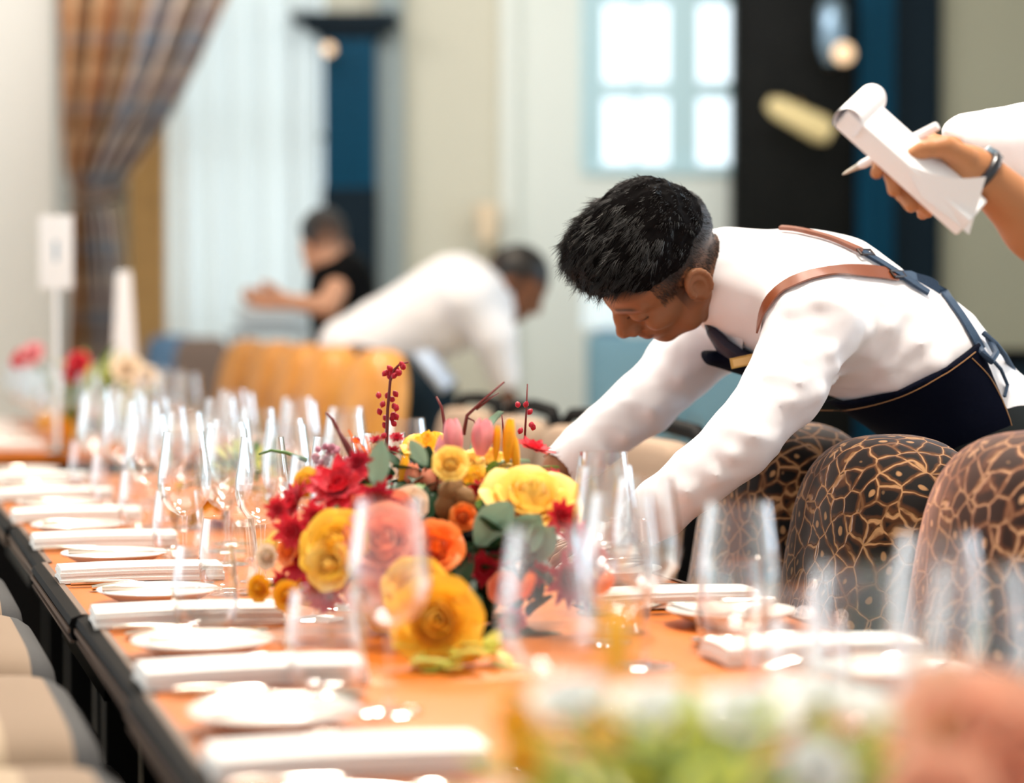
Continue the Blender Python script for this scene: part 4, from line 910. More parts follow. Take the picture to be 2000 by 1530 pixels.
# ---- the waiter leaning over the table
ho_ear = at(1366, 560, 3.80); HSC = .97; AX = head_axes((-.643, -.10, -.766), math.radians(37)); HO = np.array(ho_ear)-AX@(np.array((-.012, .082, .002))*HSC)
md_n = at(1536, 752, 3.70); sh_n, el_n, wr_n = at(1588, 624, 3.76), at(1442, 868, 3.64), at(1240, 1030, 3.66)
sh_f, el_f, wr_f = at(1415, 630, 4.12), at(1262, 785, 4.06), at(1092, 915, 4.0)
chest0, chest, waist, hip = at(1468, 568, 3.94), at(1610, 606, 3.95), at(1770, 692, 3.96), at(1888, 812, 3.97)
dors = Vector((.42, .1, .90))
xs = axis_pts(-.02, 1.14, .010, [(.045, .375)], .0025); ys = axis_pts(3.52, 4.30, .010, [(3.56, 3.99)], .0026); zs = axis_pts(-.01, 1.46, .010, [(.74, .93), (1.10, 1.44)], .0025)
S = Field(xs, ys, zs)
head(S, HO, AX, at(1480, 566, 3.94), sc=HSC)
for a, b, ra, rb in ((chest0, chest, .105, .135), (chest, waist, .135, .115), (waist, hip, .115, .10)): S.cone(a, b, ra, rb, .03, sq=dors, f=.68)
for sh, md, el, wr in ((sh_n, md_n, el_n, wr_n), (sh_f, sh_f.lerp(el_f, .5), el_f, wr_f)): S.chain([chest0.lerp(chest, .3), sh, md, el, wr], [.06, .052, .047, .042, .029], .02)
hand(S, wr_n, (-.93, .05, -.24), (.1, 1, .1), (.15, .25, .25), thumb=-1); hand(S, wr_f, (-.72, -.1, -.69), (0, -1, .2), (.3, .35, .3))
kn = {}
for s in (-1, 1):
    h_ = hip+Vector((.02, s*.075, -.05)); k_ = Vector((.97, 4.04+s*.10, .50)); f_ = Vector((1.04, 4.05+s*.11, .09)); kn[s] = (h_, k_, f_)
    S.chain([h_, k_, f_], [.05, .052, .038], .03); S.chain([f_, f_+Vector((-.16, 0, -.05))], [.036, .028], .01)
V, Q = S.surface(); V = relax(V, Q, 1, .4)
skin = (.245, .105, .050); tint = skin_tint(V, HO, AX, skin, (.020, .017, .018), HSC)
# faint moles and a reddish cheek
wt = person(raw_mesh('person', V, Q, tint), M['skin1'], 'person in white shirt and navy apron leaning over the chairs, reaching to the table')
bv_body = BVHTree.FromPolygons([tuple(p) for p in V], [tuple(q) for q in Q])
# hair mass and strands
hx = np.arange(-.14, .18, .004); hs = Field(hx, np.arange(-.12, .125, .004), np.arange(-.02, .22, .004))
hs.ell((-.016, 0, .068), (.106, .080, .092), .01); hs.ell((.018, 0, .110), (.096, .078, .066), .02); hs.ell((.060, 0, .128), (.042, .070, .040), .02); hs.ell((-.025, 0, .125), (.075, .066, .058), .02); hs.ell((.02, 0, .13), (.085, .06, .055), .02)
for s in (-1, 1): hs.ell((.038, s*.038, .120), (.064, .048, .052), .02)
X_, Y_, Z_ = hs.ax[0][:, None, None], hs.ax[1][None, :, None], hs.ax[2][None, None, :]
cutz = .064+.050*np.clip((X_-.03)/.05, 0, 1)+.008*np.clip((-X_-.03)/.06, 0, 1)+.006*np.sin(X_*90)
hs.F = np.maximum(hs.F, (cutz-Z_)).astype(np.float32)
hv, hq = hs.surface(); hv = relax(hv, hq, 1)
hv = noise_push(hv, hq, .006, lambda p: folds(p, (22, 60, 40))); HV = np.array(HO)+(hv*HSC)@AX.T
hair_o = link('hair', raw_mesh('hair', HV, hq), mat('hair_mass', (8, 6, 6), .9, spec=.05), wt)
fl = lambda q: (.75+.3*(q[0] > .06), .12*np.sign(q[1]), .30-.25*(q[0] > .07)-.35*(abs(q[1]) > .06))
st = hairs(HV, hq, HO, AX, 17000, lambda q: ((.012, .028) if q[0] > -.03 else (.006, .014)) if q[2] > .12 else (.005, .013), fl, .00055, lambda q: q[2] > .05)
link('strands', st.mesh('strands', True, None), M['hair'], hair_o)
# short clipped stubble at the side and back
sel = hairs(V, Q, HO, AX, 170000, lambda q: (.003, .007), lambda q: (-.2, 0, -.6), .0005, lambda q: (-.14 < q[0] < .05) and (.012+.016*random.random() < q[2] < .10) and abs(q[1]) < .0785 or (-.15 < q[0] < -.04 and -.03+.02*random.random() < q[2] < .10 and abs(q[1]) < .075), root=.0004, lift=.3)
link('stubble', sel.mesh('stubble', True, None), M['hair'], hair_o)
mb = MB()
for s in (-1, 1):
    for i in range(46):
        k = i/45; p = Vector((.094-.026*k*k, s*(.012+.038*k), .040+.008*math.sin(k*PI*.8))); d = Vector((.25, s*.8, .45-.6*k)); q0 = Vector(HO)+Vector(AX@(np.array(p)*HSC)); dd = Vector(AX@np.array(d.normalized()))
        mb.tube([q0-dd*.002+Vector((jit(.001), jit(.001), jit(.0015))), q0+dd*.007], [.0009, .0003], 4)
link('eyebrows', mb.mesh('eyebrows', True, None), M['hair'], wt)
# shirt
S = Field(np.arange(.0, 1.03, .0062), np.arange(3.44, 4.34, .0066), np.arange(.74, 1.40, .0062))
for a, b, ra, rb in ((chest0, chest, .132, .166), (chest, waist, .166, .150), (waist, hip, .150, .145)): S.cone(a, b, ra, rb, .03, sq=dors, f=.71)
S.cone(chest0.lerp(chest, .2), at(1470, 562, 3.94), .10, .072, .03)
for sh, md, el, wr in ((sh_n, md_n, el_n, wr_n), (sh_f, sh_f.lerp(el_f, .5), el_f, wr_f)):
    S.cone(chest.lerp(chest0, .25), sh, .09, .074, .035); S.cone(sh, md, .073, .060, .02); S.cone(md, el, .060, .052, .02); S.cone(el, wr.lerp(el, .25), .053, .045, .015); S.cone(wr.lerp(el, .25), wr.lerp(el, .02), .046, .037, .01)
    d = (wr-el).normalized(); S.cone(wr.lerp(el, .09), wr.lerp(el, .02), .0395, .0375, .003); S.cone(wr+d*.012, wr+d*.06, .034, .05, .004, 'cut')
# folds fanning out from the armpit and along the sleeves
S.frame()
def fold(pts, Ys, r=.011, k=.014):
    q = []
    for (x, y), Yv in zip(pts, Ys): q.append(at(x, y, Yv))
    S.chain(q, [r*.35]+[r]*(len(q)-2)+[r*.3], k)
V, Q = S.surface(); bvs = BVHTree.FromPolygons([tuple(p) for p in V], [tuple(q) for q in Q])
CAM = Vector((0, 0, CAMZ))
def hit(px, py, bv=None, off=0):
    d = (at(px, py, 3)-CAM).normalized(); r = (bv or bvs).ray_cast(CAM, d)
    return (r[0]+r[1]*off, r[1]) if r[0] is not None else (at(px, py, 3.9), Vector((0, -1, 0)))
def fold_s(px, r=.010, k=.016):
    q = [hit(x, y, None, -.004)[0] for x, y in px]; S.chain(q, [r*.3]+[r]*(len(q)-2)+[r*.3], k)
for px in ([(1655, 740), (1700, 690), (1740, 640), (1770, 600)], [(1660, 760), (1730, 715), (1800, 670), (1850, 640)], [(1665, 775), (1740, 745), (1820, 705), (1880, 672)], [(1650, 725), (1690, 650), (1715, 590)], [(1690, 770), (1760, 752), (1840, 715), (1885, 690)],
           [(1505, 640), (1550, 605), (1600, 590), (1640, 592)], [(1495, 690), (1560, 700), (1620, 690), (1660, 660)], [(1490, 730), (1560, 745), (1630, 720), (1670, 680)], [(1478, 760), (1540, 785), (1600, 770), (1640, 735)], [(1470, 720), (1500, 735), (1560, 730)],
           [(1420, 830), (1470, 850), (1520, 850)], [(1380, 870), (1430, 890), (1480, 880)], [(1370, 900), (1400, 930), (1440, 930)], [(1300, 930), (1340, 960), (1380, 950)], [(1270, 960), (1310, 1000)],
           [(1290, 720), (1330, 740), (1370, 720)], [(1220, 780), (1270, 800), (1310, 780)], [(1180, 830), (1220, 850), (1270, 830)], [(1130, 860), (1170, 890), (1200, 880)]):
    fold_s(px, .013, .010)
V, Q = S.surface(); V = relax(V, Q, 4, .5); V = noise_push(V, Q, .0042, lambda p: folds(p, (7, 9, 15))); V = relax(V, Q, 2, .4)
bvs = BVHTree.FromPolygons([tuple(p) for p in V], [tuple(q) for q in Q])
shirt_o = link('shirt', raw_mesh('shirt', V, Q), M['shirt'], wt)
# collar
e1 = (at(1424, 452, 3.94)-at(1388, 642, 3.94)).normalized(); ax_ = e1.cross(Vector((0, 1, 0))).normalized(); ax_ = ax_ if ax_.x < 0 else -ax_
def collar():
    c1 = at(1408, 548, 3.935); c2 = at(1452, 562, 3.94); mb = MB(); n = 48
    def fn(u, v):
        a = u*2*PI; fr = .5-.5*math.cos(a); fr2 = max(0, -math.cos(a))**3                       # a=0 at the nape, pi at the throat
        r1, d1 = .080, .068; r2, d2 = .094+.016*fr, .098; c = c1.lerp(c2+Vector((.020, 0, -.012))*fr2, v); r = r1+(r2-r1)*v+.012*fr2*v; d = d1+(d2-d1)*v+.008*math.sin(v*PI)
        return c+e1*(math.cos(a)*r)+Vector((0, 1, 0))*(-math.sin(a)*d)
    mb.grid(fn, n, 7); k = len(mb.v); mb.grid(lambda u, v: Vector(fn(1-u, v))*1.0-(Vector(fn(1-u, v))-c1.lerp(c2, v)).normalized()*.004, n, 7)
    for i in range(n): mb.f.append((i+1, i, k+n-i, k+n-i-1))
    return mb
link('collar', collar().mesh('collar', True, 60), M['shirt'], shirt_o)
# tie
mb = MB(); tie = [at(1386, 634, 3.925), at(1396, 652, 3.90), at(1412, 676, 3.895), at(1440, 694, 3.90), at(1470, 705, 3.91)]
mb.tube(tie, [.012, .020, .024, .027, .028], 12, flat=.55, flatax=Vector((.5, 0, .8))); link('tie', mb.mesh('tie'), M['tie'], wt)
# apron: bib and skirt following the belly
S = Field(np.arange(.26, 1.03, .0062), np.arange(3.70, 4.24, .0066), np.arange(.50, 1.30, .0062))
for a, b, ra, rb in ((chest0, chest, .146, .178), (chest, waist, .178, .176), (waist, hip, .164, .162)): S.cone(a, b, ra, rb, .03, sq=dors, f=.73)
S.cone(at(1395, 690, 3.94), at(1500, 690, 3.95), .022, .05, .02, sq=(0, 1, 0), f=2.2)
S.cone(hip, Vector((.95, 4.04, .58)), .155, .17, .04, sq=(1, 0, 0), f=.75); S.cone(waist.lerp(hip, .85)+Vector((.03, .02, -.02)), hip+Vector((.05, .03, -.12)), .115, .13, .03)
cu = [(1340, 684, 3.9), (1400, 686, 3.9), (1480, 694, 3.86), (1570, 792, 3.82), (1660, 792, 3.80), (1760, 764, 3.79), (1850, 716, 3.79), (1908, 676, 3.80), (1930, 660, 3.80), (1990, 640, 3.8)]
cp = [at(*c) for c in cu]; zc = np.interp(S.ax[0], [p.x for p in cp], [p.z for p in cp])[:, None, None]
S.F = np.maximum(S.F, S.ax[2][None, None, :]-zc)
e0, e1_ = at(1926, 690, 3.80), at(1998, 868, 3.80); xl = np.interp(S.ax[2], [e1_.z-.3, e1_.z, e0.z, e0.z+.1], [e1_.x+.05, e1_.x, e0.x, e0.x-.02])[None, None, :]
S.F = np.maximum(S.F, (S.ax[0][:, None, None]-xl)).astype(np.float32)
V, Q = S.surface(); V = relax(V, Q, 1); bva = BVHTree.FromPolygons([tuple(p) for p in V], [tuple(q) for q in Q])
apron_o = link('apron', raw_mesh('apron', V, Q), M['apron'], wt)
def ribbon(pts, wd, m, nm, par, bv, th=.003, off=.004, lift=None):
    """A flat strap laid on the cloth along the given line of sight points."""
    q = [hit(x, y, bv, off) if not (lift and i in lift) else (at(x, y, lift[i]), Vector((0, -.3, 1)).normalized()) for i, (x, y) in enumerate(pts)]; c = [p for p, _ in q]; nn = [n for _, n in q]; mb = MB(); k = len(c); vs = []
    for i in range(k):
        d = (c[min(i+1, k-1)]-c[max(i-1, 0)]).normalized(); n_ = sum((nn[j] for j in range(max(0, i-1), min(k, i+2))), Vector()).normalized(); s = d.cross(n_).normalized()
        vs += [c[i]+s*wd/2, c[i]+s*wd/2+n_*th, c[i]-s*wd/2+n_*th, c[i]-s*wd/2]
    f = []
    for i in range(k-1):
        for j in range(4): f.append((i*4+j, i*4+(j+1) % 4, i*4+4+(j+1) % 4, i*4+4+j))
    f += [(3, 2, 1, 0), tuple(4*(k-1)+j for j in range(4))]
    mb.add(vs, f); return link(nm, mb.mesh(nm, True, 50), m, par)
def dense(pts, n=5):
    o = []
    for i in range(len(pts)-1):
        p0, p1, p2, p3 = pts[max(0, i-1)], pts[i], pts[i+1], pts[min(len(pts)-1, i+2)]
        for j in range(n):
            t = j/n; o.append(tuple(.5*((2*p1[k])+(-p0[k]+p2[k])*t+(2*p0[k]-5*p1[k]+4*p2[k]-p3[k])*t*t+(-p0[k]+3*p1[k]-3*p2[k]+p3[k])*t**3) for k in range(2)))
    return o+[pts[-1]]
ribbon(dense([(1486, 640), (1500, 600), (1530, 566), (1580, 543), (1640, 533), (1700, 534), (1745, 541)]), .024, M['leather'], 'shoulder_strap', apron_o, bvs)
ribbon(dense([(1745, 541), (1790, 546), (1825, 560), (1860, 600), (1890, 645), (1912, 685)]), .020, M['denim'], 'back_strap', apron_o, bvs)
ribbon(dense([(1524, 453), (1560, 457), (1620, 472), (1680, 497)]), .013, M['leather'], 'shoulder_strap', apron_o, bvs, th=.006)
ribbon(dense([(1680, 497), (1720, 520), (1770, 552), (1810, 578)]), .014, M['denim'], 'back_strap', apron_o, bvs, th=.005)
for (x, y, s) in ((1748, 542, 1), (1686, 500, .7)):
    p, n_ = hit(x, y, bvs, .006); q = n_.to_track_quat('Z', 'X').to_matrix().to_4x4(); mb = MB()
    for a, b in (((-.006, -.016), (.006, -.016)), ((.006, -.016), (.006, .016)), ((.006, .016), (-.006, .016)), ((-.006, .016), (-.006, -.016))): mb.tube([Vector((*a, .002)), Vector((*b, .002))], .0022, 6, Matrix.Translation(p)@q)
    link('buckle', mb.mesh('buckle'), M['dark_metal'], apron_o)
p, n_ = hit(1932, 702, bva, .004); q = n_.to_track_quat('Z', 'Y').to_matrix().to_4x4(); mb = MB(); mb.tube([(.0135*math.cos(a), .0135*math.sin(a), .001) for a in np.linspace(0, 2*PI, 25)], .003, 8, Matrix.Translation(p)@q); link('eyelet', mb.mesh('eyelet'), M['china'], apron_o)
mb = MB(); P3 = lambda L: [at(x, y, Yv) for x, y, Yv in L]
mb.tube(P3([(1905, 668, 3.84), (1920, 690, 3.80), (1936, 706, 3.795), (1946, 690, 3.82), (1930, 660, 3.86)]), .0055, 8); mb.tube(P3([(1936, 700, 3.80), (1955, 722, 3.83), (1968, 752, 3.84), (1962, 775, 3.83)]), .003, 8); mb.tube(P3([(1920, 650, 3.85), (1945, 672, 3.84), (1962, 694, 3.86), (1985, 735, 3.92)]), .0045, 8)
link('apron_ties', mb.mesh('apron_ties'), M['denim'], apron_o)
mb = MB(); sp = [hit(x, y, bva, .001)[0] for x, y in dense([(1575, 801), (1660, 800), (1762, 774), (1852, 727), (1905, 688)], 6)]; mb.tube(sp, .0010, 5); sp = [hit(x, y, bva, .001)[0] for x, y in dense([(1898, 700), (1935, 740), (1965, 800), (1980, 850)], 6)]; mb.tube(sp, .0010, 5); link('stitching', mb.mesh('stitching'), M['stitch'], apron_o)
# name badge, small and gold
c = at(1458, 704, 3.845); mb = MB().box((-.026, -.0015, -.0085), (.026, .0015, .0085), Matrix.Translation(c)@Matrix.Rotation(math.radians(-12), 4, 'Y')@Matrix.Rotation(math.radians(10), 4, 'X')); bd = link('name_badge', mb.mesh('name_badge', False), M['brass'], apron_o)
mb = MB().box((-.022, -.0022, -.0060), (.024, -.0014, .0060), Matrix.Translation(c)@Matrix.Rotation(math.radians(-12), 4, 'Y')@Matrix.Rotation(math.radians(10), 4, 'X')); link('badge_plate', mb.mesh('badge_plate', False), mat('cream_gold_badge', (236, 196, 128), .4), bd)
# trousers and shoes
S = Field(np.arange(.55, 1.20, .012), np.arange(3.70, 4.30, .012), np.arange(.03, 1.06, .012))
for s in (-1, 1): h_, k_, f_ = kn[s]; S.chain([h_+Vector((0, 0, -.02)), k_, f_+Vector((0, 0, .02))], [.10, .082, .065], .03)
S.ell(hip+Vector((.055, 0, -.075)), (.115, .185, .12), .04)
V, Q = S.surface(); link('trousers', raw_mesh('trousers', relax(V, Q, 2), Q), M['trouser'], wt)
for s in (-1, 1):
    f_ = kn[s][2]; S = Field(np.arange(f_.x-.26, f_.x+.09, .008), np.arange(f_.y-.07, f_.y+.07, .008), np.arange(-.01, .16, .008)); S.chain([f_+Vector((.02, 0, -.04)), f_+Vector((-.17, 0, -.055))], [.045, .034], .02); S.F = np.maximum(S.F, .0-S.ax[2][None, None, :]).astype(np.float32)
    V, Q = S.surface(); link('shoe', raw_mesh('shoe', V, Q), M['shoe'], wt)

# ---- the person at the edge of the picture: forearm, hand, pad and pen
Y4 = 3.22
def pp(L): return [at(x, y, Yv) for x, y, Yv in L]
cx, cy4 = 1.16, 3.42
wr4, el4, sh4 = at(1908, 333, Y4), at(2085, 500, 3.28), Vector((cx-.05, cy4-.16, 1.50))
xs = axis_pts(.42, 1.50, .012, [(.44, .66)], .0028); ys = axis_pts(3.12, 3.80, .012, [(3.15, 3.36)], .0028); zs = axis_pts(-.01, 1.86, .012, [(1.26, 1.43)], .0028)
S = Field(xs, ys, zs); A4 = head_axes((-.9, -.15, -.35)); H4 = np.array((cx-.06, cy4, 1.68))
head(S, H4, A4, (cx, cy4, 1.46)); S.cone((cx, cy4, 1.40), (cx, cy4, 1.05), .15, .13, .03, sq=(1, 0, 0), f=.65); S.cone((cx, cy4, 1.05), (cx, cy4, .95), .13, .15, .03, sq=(1, 0, 0), f=.7)
S.chain([(cx, cy4-.08, 1.45), sh4, el4, el4.lerp(wr4, .35), wr4], [.06, .052, .043, .042, .0285], .02)
sh4b = Vector((cx-.05, cy4+.17, 1.47)); el4b = at(2150, 270, 3.62); wr4b = at(1885, 305, 3.40); S.chain([(cx, cy4+.08, 1.45), sh4b, el4b, wr4b], [.06, .05, .04, .027], .02)
S.cone(at(1885, 318, Y4), at(1815, 300, Y4+.01), .024, .026, .012); S.cone(at(1885, 330, Y4), at(1820, 335, Y4+.01), .022, .020, .012)
for pts, r in (([(1830, 292, 3.22), (1775, 280, 3.22), (1742, 286, 3.23), (1722, 312, 3.235), (1712, 338, 3.22)], .0100), ([(1825, 308, 3.23), (1775, 318, 3.245), (1742, 342, 3.235), (1746, 372, 3.215)], .0105), ([(1822, 322, 3.23), (1785, 345, 3.245), (1762, 378, 3.235), (1778, 402, 3.215)], .0100), ([(1825, 335, 3.23), (1800, 362, 3.24), (1790, 392, 3.23), (1806, 410, 3.215)], .0088)):
    S.chain(pp(pts), [r*1.1]+[r]*(len(pts)-2)+[r*.85], .005)
S.chain(pp([(1882, 308, 3.20), (1845, 288, 3.185), (1805, 292, 3.18), (1776, 304, 3.18)]), [.017, .0135, .011, .009], .008)
hand(S, wr4b, (-.80, -.25, -.5), (0, 0, 1), (.5, .6, .5))
for s in (-1, 1): S.chain([(cx, cy4+s*.09, .95), (cx, cy4+s*.1, .5), (cx+.02, cy4+s*.1, .08), (cx-.13, cy4+s*.1, .035)], [.085, .055, .037, .03], .03)
V, Q = S.surface(); V = relax(V, Q, 1, .4); sk4 = (.46, .20, .090)
p4 = person(raw_mesh('person', V, Q, skin_tint(V, H4, A4, sk4, (.02, .015, .014))), M['skin1'], 'person mostly out of view in white shirt, bare forearm holding a notepad and pen')
S = Field(np.arange(.50, 1.50, .011), np.arange(3.10, 3.85, .011), np.arange(.78, 1.62, .011))
S.cone((cx, cy4, 1.42), (cx, cy4, 1.05), .18, .165, .03, sq=(1, 0, 0), f=.68); S.cone((cx, cy4, 1.05), (cx, cy4, .88), .175, .215, .03, sq=(1, 0, 0), f=.8)
S.chain([(cx, cy4-.08, 1.43), sh4, sh4.lerp(el4, .62)], [.08, .078, .072], .03); S.chain([(cx, cy4+.08, 1.43), sh4b, el4b, at(1895, 290, 3.42)], [.08, .072, .074, .050], .03)
cu0, cu1 = at(1818, 238, 3.4), at(1922, 338, 3.4); dv = (cu1-cu0).normalized(); nv = Vector((-dv.z, 0, dv.x)); nv = nv if nv.x < 0 else -nv
S.F = np.maximum(S.F, np.where(S.ax[0][:, None, None] < .72, (S.ax[0][:, None, None]-cu0.x)*nv.x+(S.ax[2][None, None, :]-cu0.z)*nv.z, -1)).astype(np.float32)
V, Q = S.surface(); V = noise_push(relax(V, Q, 1), Q, .004, lambda p: folds(p, (10, 10, 10))); link('shirt', raw_mesh('shirt', V, Q), M['shirt'], p4)
S = Field(np.arange(.9, 1.4, .014), np.arange(3.15, 3.72, .014), np.arange(.03, 1.12, .014))
for s in (-1, 1): S.chain([(cx, cy4+s*.085, .90), (cx, cy4+s*.1, .5), (cx+.02, cy4+s*.1, .11)], [.112, .08, .062], .03)
V, Q = S.surface(); link('trousers', raw_mesh('trousers', V, Q), M['trouser'], p4)
for s in (-1, 1):
    S = Field(np.arange(cx-.24, cx+.12, .008), np.arange(cy4+s*.1-.07, cy4+s*.1+.07, .008), np.arange(-.01, .16, .008)); S.chain([(cx+.03, cy4+s*.1, .05), (cx-.16, cy4+s*.1, .035)], [.047, .037], .02); S.F = np.maximum(S.F, .0-S.ax[2][None, None, :]).astype(np.float32)
    V, Q = S.surface(); link('shoe', raw_mesh('shoe', V, Q), M['shoe'], p4)
hs = Field(np.arange(-.14, .16, .006), np.arange(-.12, .125, .006), np.arange(-.06, .20, .006)); hs.ell((-.012, 0, .062), (.104, .083, .096), .01); hs.F = np.maximum(hs.F, .06+.03*np.clip((hs.ax[0][:, None, None]+.02)/.08, 0, 1)-.1*np.clip(-hs.ax[0][:, None, None]/.08, 0, 1)-hs.ax[2][None, None, :]).astype(np.float32); hv, hq = hs.surface()
def put_hair(o, A, par, m, sc=1.0, dx=0): return link('hair', raw_mesh('hair', np.array(o)+(hv*sc+np.array((0, 0, 0)))@A.T, hq), m, par)
put_hair(H4, A4, p4, M['hair2'])
d = (el4-wr4).normalized(); s_ = d.cross(Vector((0, 1, 0))).normalized(); b_ = d.cross(s_); c = wr4+d*.004; mb = MB()
mb.tube([c+s_*(.0305*math.cos(a))+b_*(.0285*math.sin(a)) for a in np.linspace(0, 2*PI, 33)], .0075, 10, flat=1)
wch = link('wristwatch', mb.mesh('wristwatch'), mat('black_watch_strap', (16, 16, 30), .3, coat=.4), p4)
fc = c-b_*.030 if b_.y > 0 else c+b_*.030
mb = MB().lathe([(.0001, -.003), (.013, -.003), (.013, .004), (.0001, .0045)], 24, Matrix.Translation(c+s_*(.031 if s_.z > 0 else -.031))@(s_ if s_.z > 0 else -s_).to_track_quat('Z', 'Y').to_matrix().to_4x4()); link('watch_face', mb.mesh('watch_face'), M['silver'], wch)
# pad: stiff block with the top sheets rolled over and the lower sheets fanning out
A0, A1 = at(1648, 225, 3.185), at(1888, 440, 3.165); u_ = (A1-A0).normalized(); wv = Vector((.25, .75, .62)); wv = (wv-u_*wv.dot(u_)).normalized(); nrm = u_.cross(wv).normalized()
t = thing('notepad', 'white notepad with rolled-back pages held by the bare forearm hand', 'notepad', A0)
def addp(nm, mb, m): o = link(nm, mb.mesh(nm, True, 40), m, t); o.matrix_parent_inverse = Matrix.Translation(-A0); return o
L_ = (A1-A0).length; Mx = Matrix(((u_.x, wv.x, nrm.x, A0.x), (u_.y, wv.y, nrm.y, A0.y), (u_.z, wv.z, nrm.z, A0.z), (0, 0, 0, 1)))
addp('page_block', MB().box((0, -.012, -.0165), (L_, .055, .0165), Mx, bev=.004), M['white'])
mb = MB()
def roll(u, v):
    a = -.5+u*4.6; r = .021-.0028*u; return Mx@Vector((.010+r*math.cos(a), -.016+.085*v, .004+r*math.sin(a)*1.15))
mb.grid(roll, 30, 4); mb.grid(lambda u, v: Vector(roll(1-u, v))+Vector((.0004, .0012, .0004)), 30, 4); addp('rolled_pages', mb, M['white'])
q = [at(1765, 318, 3.16), at(1926, 345, 3.15), at(1893, 458, 3.16), at(1800, 385, 3.158)]
mb = MB()
def pg(u, v): return (q[0].lerp(q[1], u)).lerp(q[3].lerp(q[2], u), v)+Vector((0, -.006*math.sin(u*PI), .010*math.sin(u*PI*1.0)*(v-1)))
mb.grid(pg, 10, 6); mb.grid(lambda u, v: Vector(pg(1-u, v))+Vector((0, .004, 0)), 10, 6); addp('loose_page', mb, M['white'])
a, b = at(1646, 341, 3.262), at(1832, 246, 3.200); t = thing('pen', 'slim white pen held with the notepad, tip pointing toward the waiter', 'pen', a); d = b-a
mb = MB().tube([d*.17, d*.22, d*.98, d], [.0042, .0062, .0062, .005], 14); link('barrel', mb.mesh('barrel'), M['white'], t)
link('tip', MB().tube([d*.0, d*.04, d*.16, d*.175], [.0008, .0022, .0042, .0044], 12).mesh('tip'), mat('pale_metal_tip', (196, 190, 180), .3, metal=.7), t); link('ring', MB().tube([d*.62, d*.645], .0066, 14).mesh('ring'), M['steel'], t)

# ---- people far behind
def far_body(Yc, xr, zr, cell=.012): return Field(np.arange(xr[0], xr[1], cell), np.arange(Yc-.35, Yc+.35, cell), np.arange(zr[0], zr[1], cell))
# bending waiter in white, turned away to the side
Yb = 8.32; hipb, shb = at(705, 690, Yb), at(908, 582, Yb); S = far_body(Yb, (-.68, .16), (-.01, 1.5)); Hb = np.array(at(1002, 565, Yb)); Ab = head_axes((.80, -.15, -.58))
head(S, Hb, Ab, shb.lerp(hipb, .05), k=.01); S.cone(hipb, shb, .13, .15, .03, sq=(.45, 0, .9), f=.7)
for s in (-1, 1):
    S.chain([shb+Vector((.02, s*.16, 0)), at(965, 655, Yb+s*.17), at(985, 748, Yb+s*.14)], [.055, .045, .03], .02); hand(S, at(985, 748, Yb+s*.14), (.3, 0, -1), (0, -s, 0), (.3, .4, .3))
    S.chain([hipb+Vector((.0, s*.09, -.03)), Vector((hipb.x+.24, Yb+s*.1, .55)), Vector((hipb.x+.19, Yb+s*.1, .07)), Vector((hipb.x+.34, Yb+s*.1, .035))], [.09, .06, .04, .032], .03)
V, Q = S.surface(); sk = (.19, .078, .040); pb = person(raw_mesh('person', V, Q, skin_tint(V, Hb, Ab, sk, (.02, .015, .014))), M['skin1'], 'blurred person in white shirt bending down behind the mustard chairs')
put_hair(Hb, Ab, pb, M['hair'])
S = far_body(Yb, (-.72, .12), (.8, 1.5)); S.cone(hipb, shb, .155, .185, .03, sq=(.45, 0, .9), f=.76)
for s in (-1, 1): S.cone(shb.lerp(hipb, .1), shb+Vector((.02, s*.16, 0)), .12, .095, .04); S.chain([shb+Vector((.02, s*.16, 0)), at(965, 655, Yb+s*.17), at(984, 735, Yb+s*.145)], [.092, .072, .052], .02)
V, Q = S.surface(); link('shirt', raw_mesh('shirt', noise_push(V, Q, .008, lambda p: folds(p, (6, 6, 6))), Q), M['shirt'], pb)
S = far_body(Yb, (-.75, .1), (.04, 1.2)); S.ell(hipb+Vector((.0, 0, -.08)), (.17, .18, .15), .03)
for s in (-1, 1): S.chain([hipb+Vector((.03, s*.09, -.08)), hipb+Vector((.20, s*.1, -.14)), Vector((hipb.x+.25, Yb+s*.1, .55)), Vector((hipb.x+.20, Yb+s*.1, .08))], [.125, .12, .105, .08], .03)
V, Q = S.surface(); link('trousers', raw_mesh('trousers', V, Q), M['navy_dark'], pb)
q = [at(800, 690, 7.92), at(842, 684, 7.92), at(893, 742, 7.92), at(862, 768, 7.92)]; mb = MB(); fn = lambda u, v: q[0].lerp(q[1], u).lerp(q[3].lerp(q[2], u), v)+Vector((0, -.02*math.sin(u*6)-.02*math.sin(v*3), 0)); mb.grid(fn, 10, 10); mb.grid(lambda u, v: Vector(fn(1-u, v))+Vector((0, .012, 0)), 10, 10)
link('side_towel', mb.mesh('side_towel'), mat('pale_blue_cloth', (206, 220, 240), .8), pb)
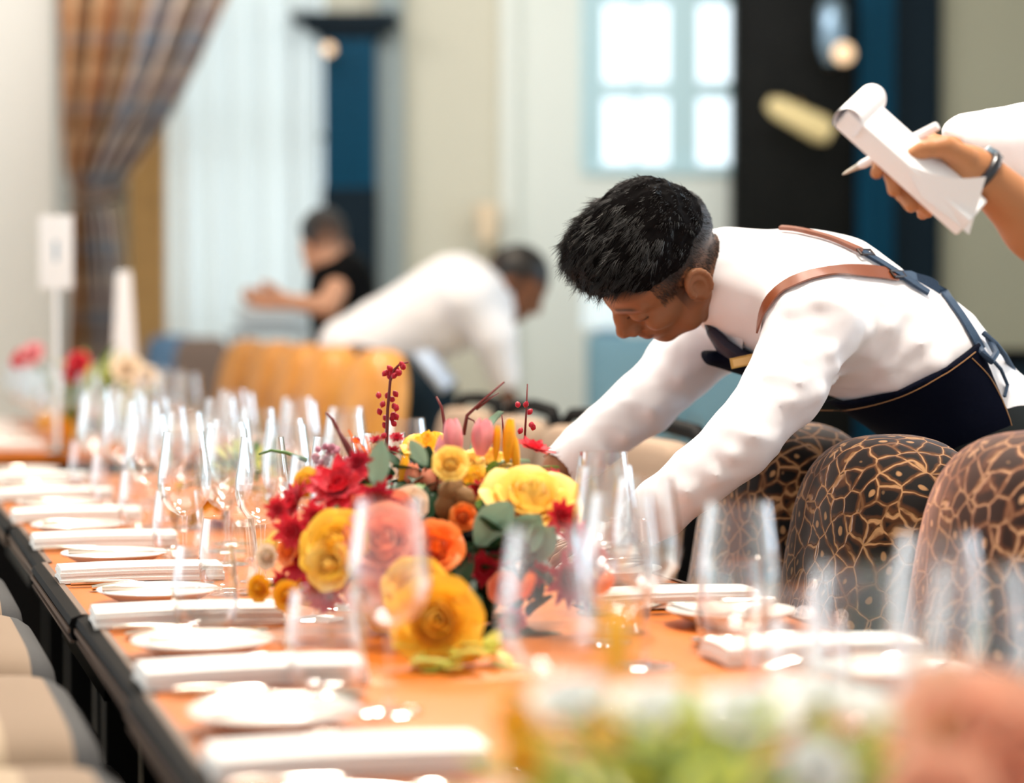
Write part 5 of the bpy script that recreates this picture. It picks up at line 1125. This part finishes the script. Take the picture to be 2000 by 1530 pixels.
# woman in a dark dress before the bright window
Yc = 8.9; hipc, shc = at(672, 700, Yc), at(662, 556, Yc); S = far_body(Yc, (-1.05, -.45), (-.01, 1.62)); Hc = np.array(at(632, 490, Yc)); Ac = head_axes((-.35, .88, -.3))
head(S, Hc, Ac, shc, .046); S.cone(shc, hipc, .12, .12, .03, sq=(1, 0, 0), f=.75)
for s in (-1, 1): S.chain([shc+Vector((0, s*.13, -.02)), at(640, 600, Yc+s*.17), at(556, 588, Yc+s*.14)], [.046, .040, .026], .02); hand(S, at(556, 588, Yc+s*.14), (-1, 0, .1), (0, 0, 1), (.3, .4, .3))
for s in (-1, 1): S.chain([hipc+Vector((0, s*.08, 0)), Vector((hipc.x, Yc+s*.08, .5)), Vector((hipc.x+.02, Yc+s*.08, .07)), Vector((hipc.x-.13, Yc+s*.08, .03))], [.09, .055, .036, .028], .03)
V, Q = S.surface(); pc = person(raw_mesh('person', V, Q, skin_tint(V, Hc, Ac, (.62, .33, .21), (.02, .015, .014))), M['skin1'], 'blurred person with dark hair, bare arms and a dark dress by the bright curtain'); put_hair(Hc, Ac, pc, M['hair'], 1.02, -.05)
S = far_body(Yc, (-1.0, -.42), (.3, 1.5)); S.cone(shc+Vector((.01, 0, -.02)), hipc+Vector((.02, 0, 0)), .15, .15, .03, sq=(1, 0, 0), f=.86); S.cone(hipc+Vector((.03, 0, 0)), Vector((hipc.x+.04, Yc, .42)), .15, .21, .03); V, Q = S.surface(); link('dress', raw_mesh('dress', V, Q), M['black'], pc)
# pale serving trolley before her
tx = at(535, 640, 9.95).x; t = thing('serving_trolley', 'pale grey serving trolley piled with folded linen before the dark-haired person', 'trolley', (tx, 9.95, 0)); gm = mat('pale_grey_metal', (176, 186, 192), .5)
tz = at(540, 640, 9.95).z
for zz in (.25, tz-.03): obj('shelf', MB().box((-.16, -.25, zz), (.16, .25, zz+.03), bev=.006), gm, t)
for sx in (-.145, .145):
    for sy in (-.23, .23): obj('post', MB().tube([(sx, sy, .03), (sx, sy, tz)], .012, 8), gm, t); obj('caster', MB().lathe([(.001, 0), (.025, .008), (.025, .03), (.001, .035)], 12, Matrix.Translation((sx, sy, 0))), M['black'], t)
lt = obj('folded_linen', soft_box(.14, .2, .055, 6, c=(0, 0, .055)), mat('grey_white_linen', (206, 212, 214), .9), None, (tx, 9.95, tz)); tag(lt, 'pile of folded grey-white linen on the serving trolley', 'linen')
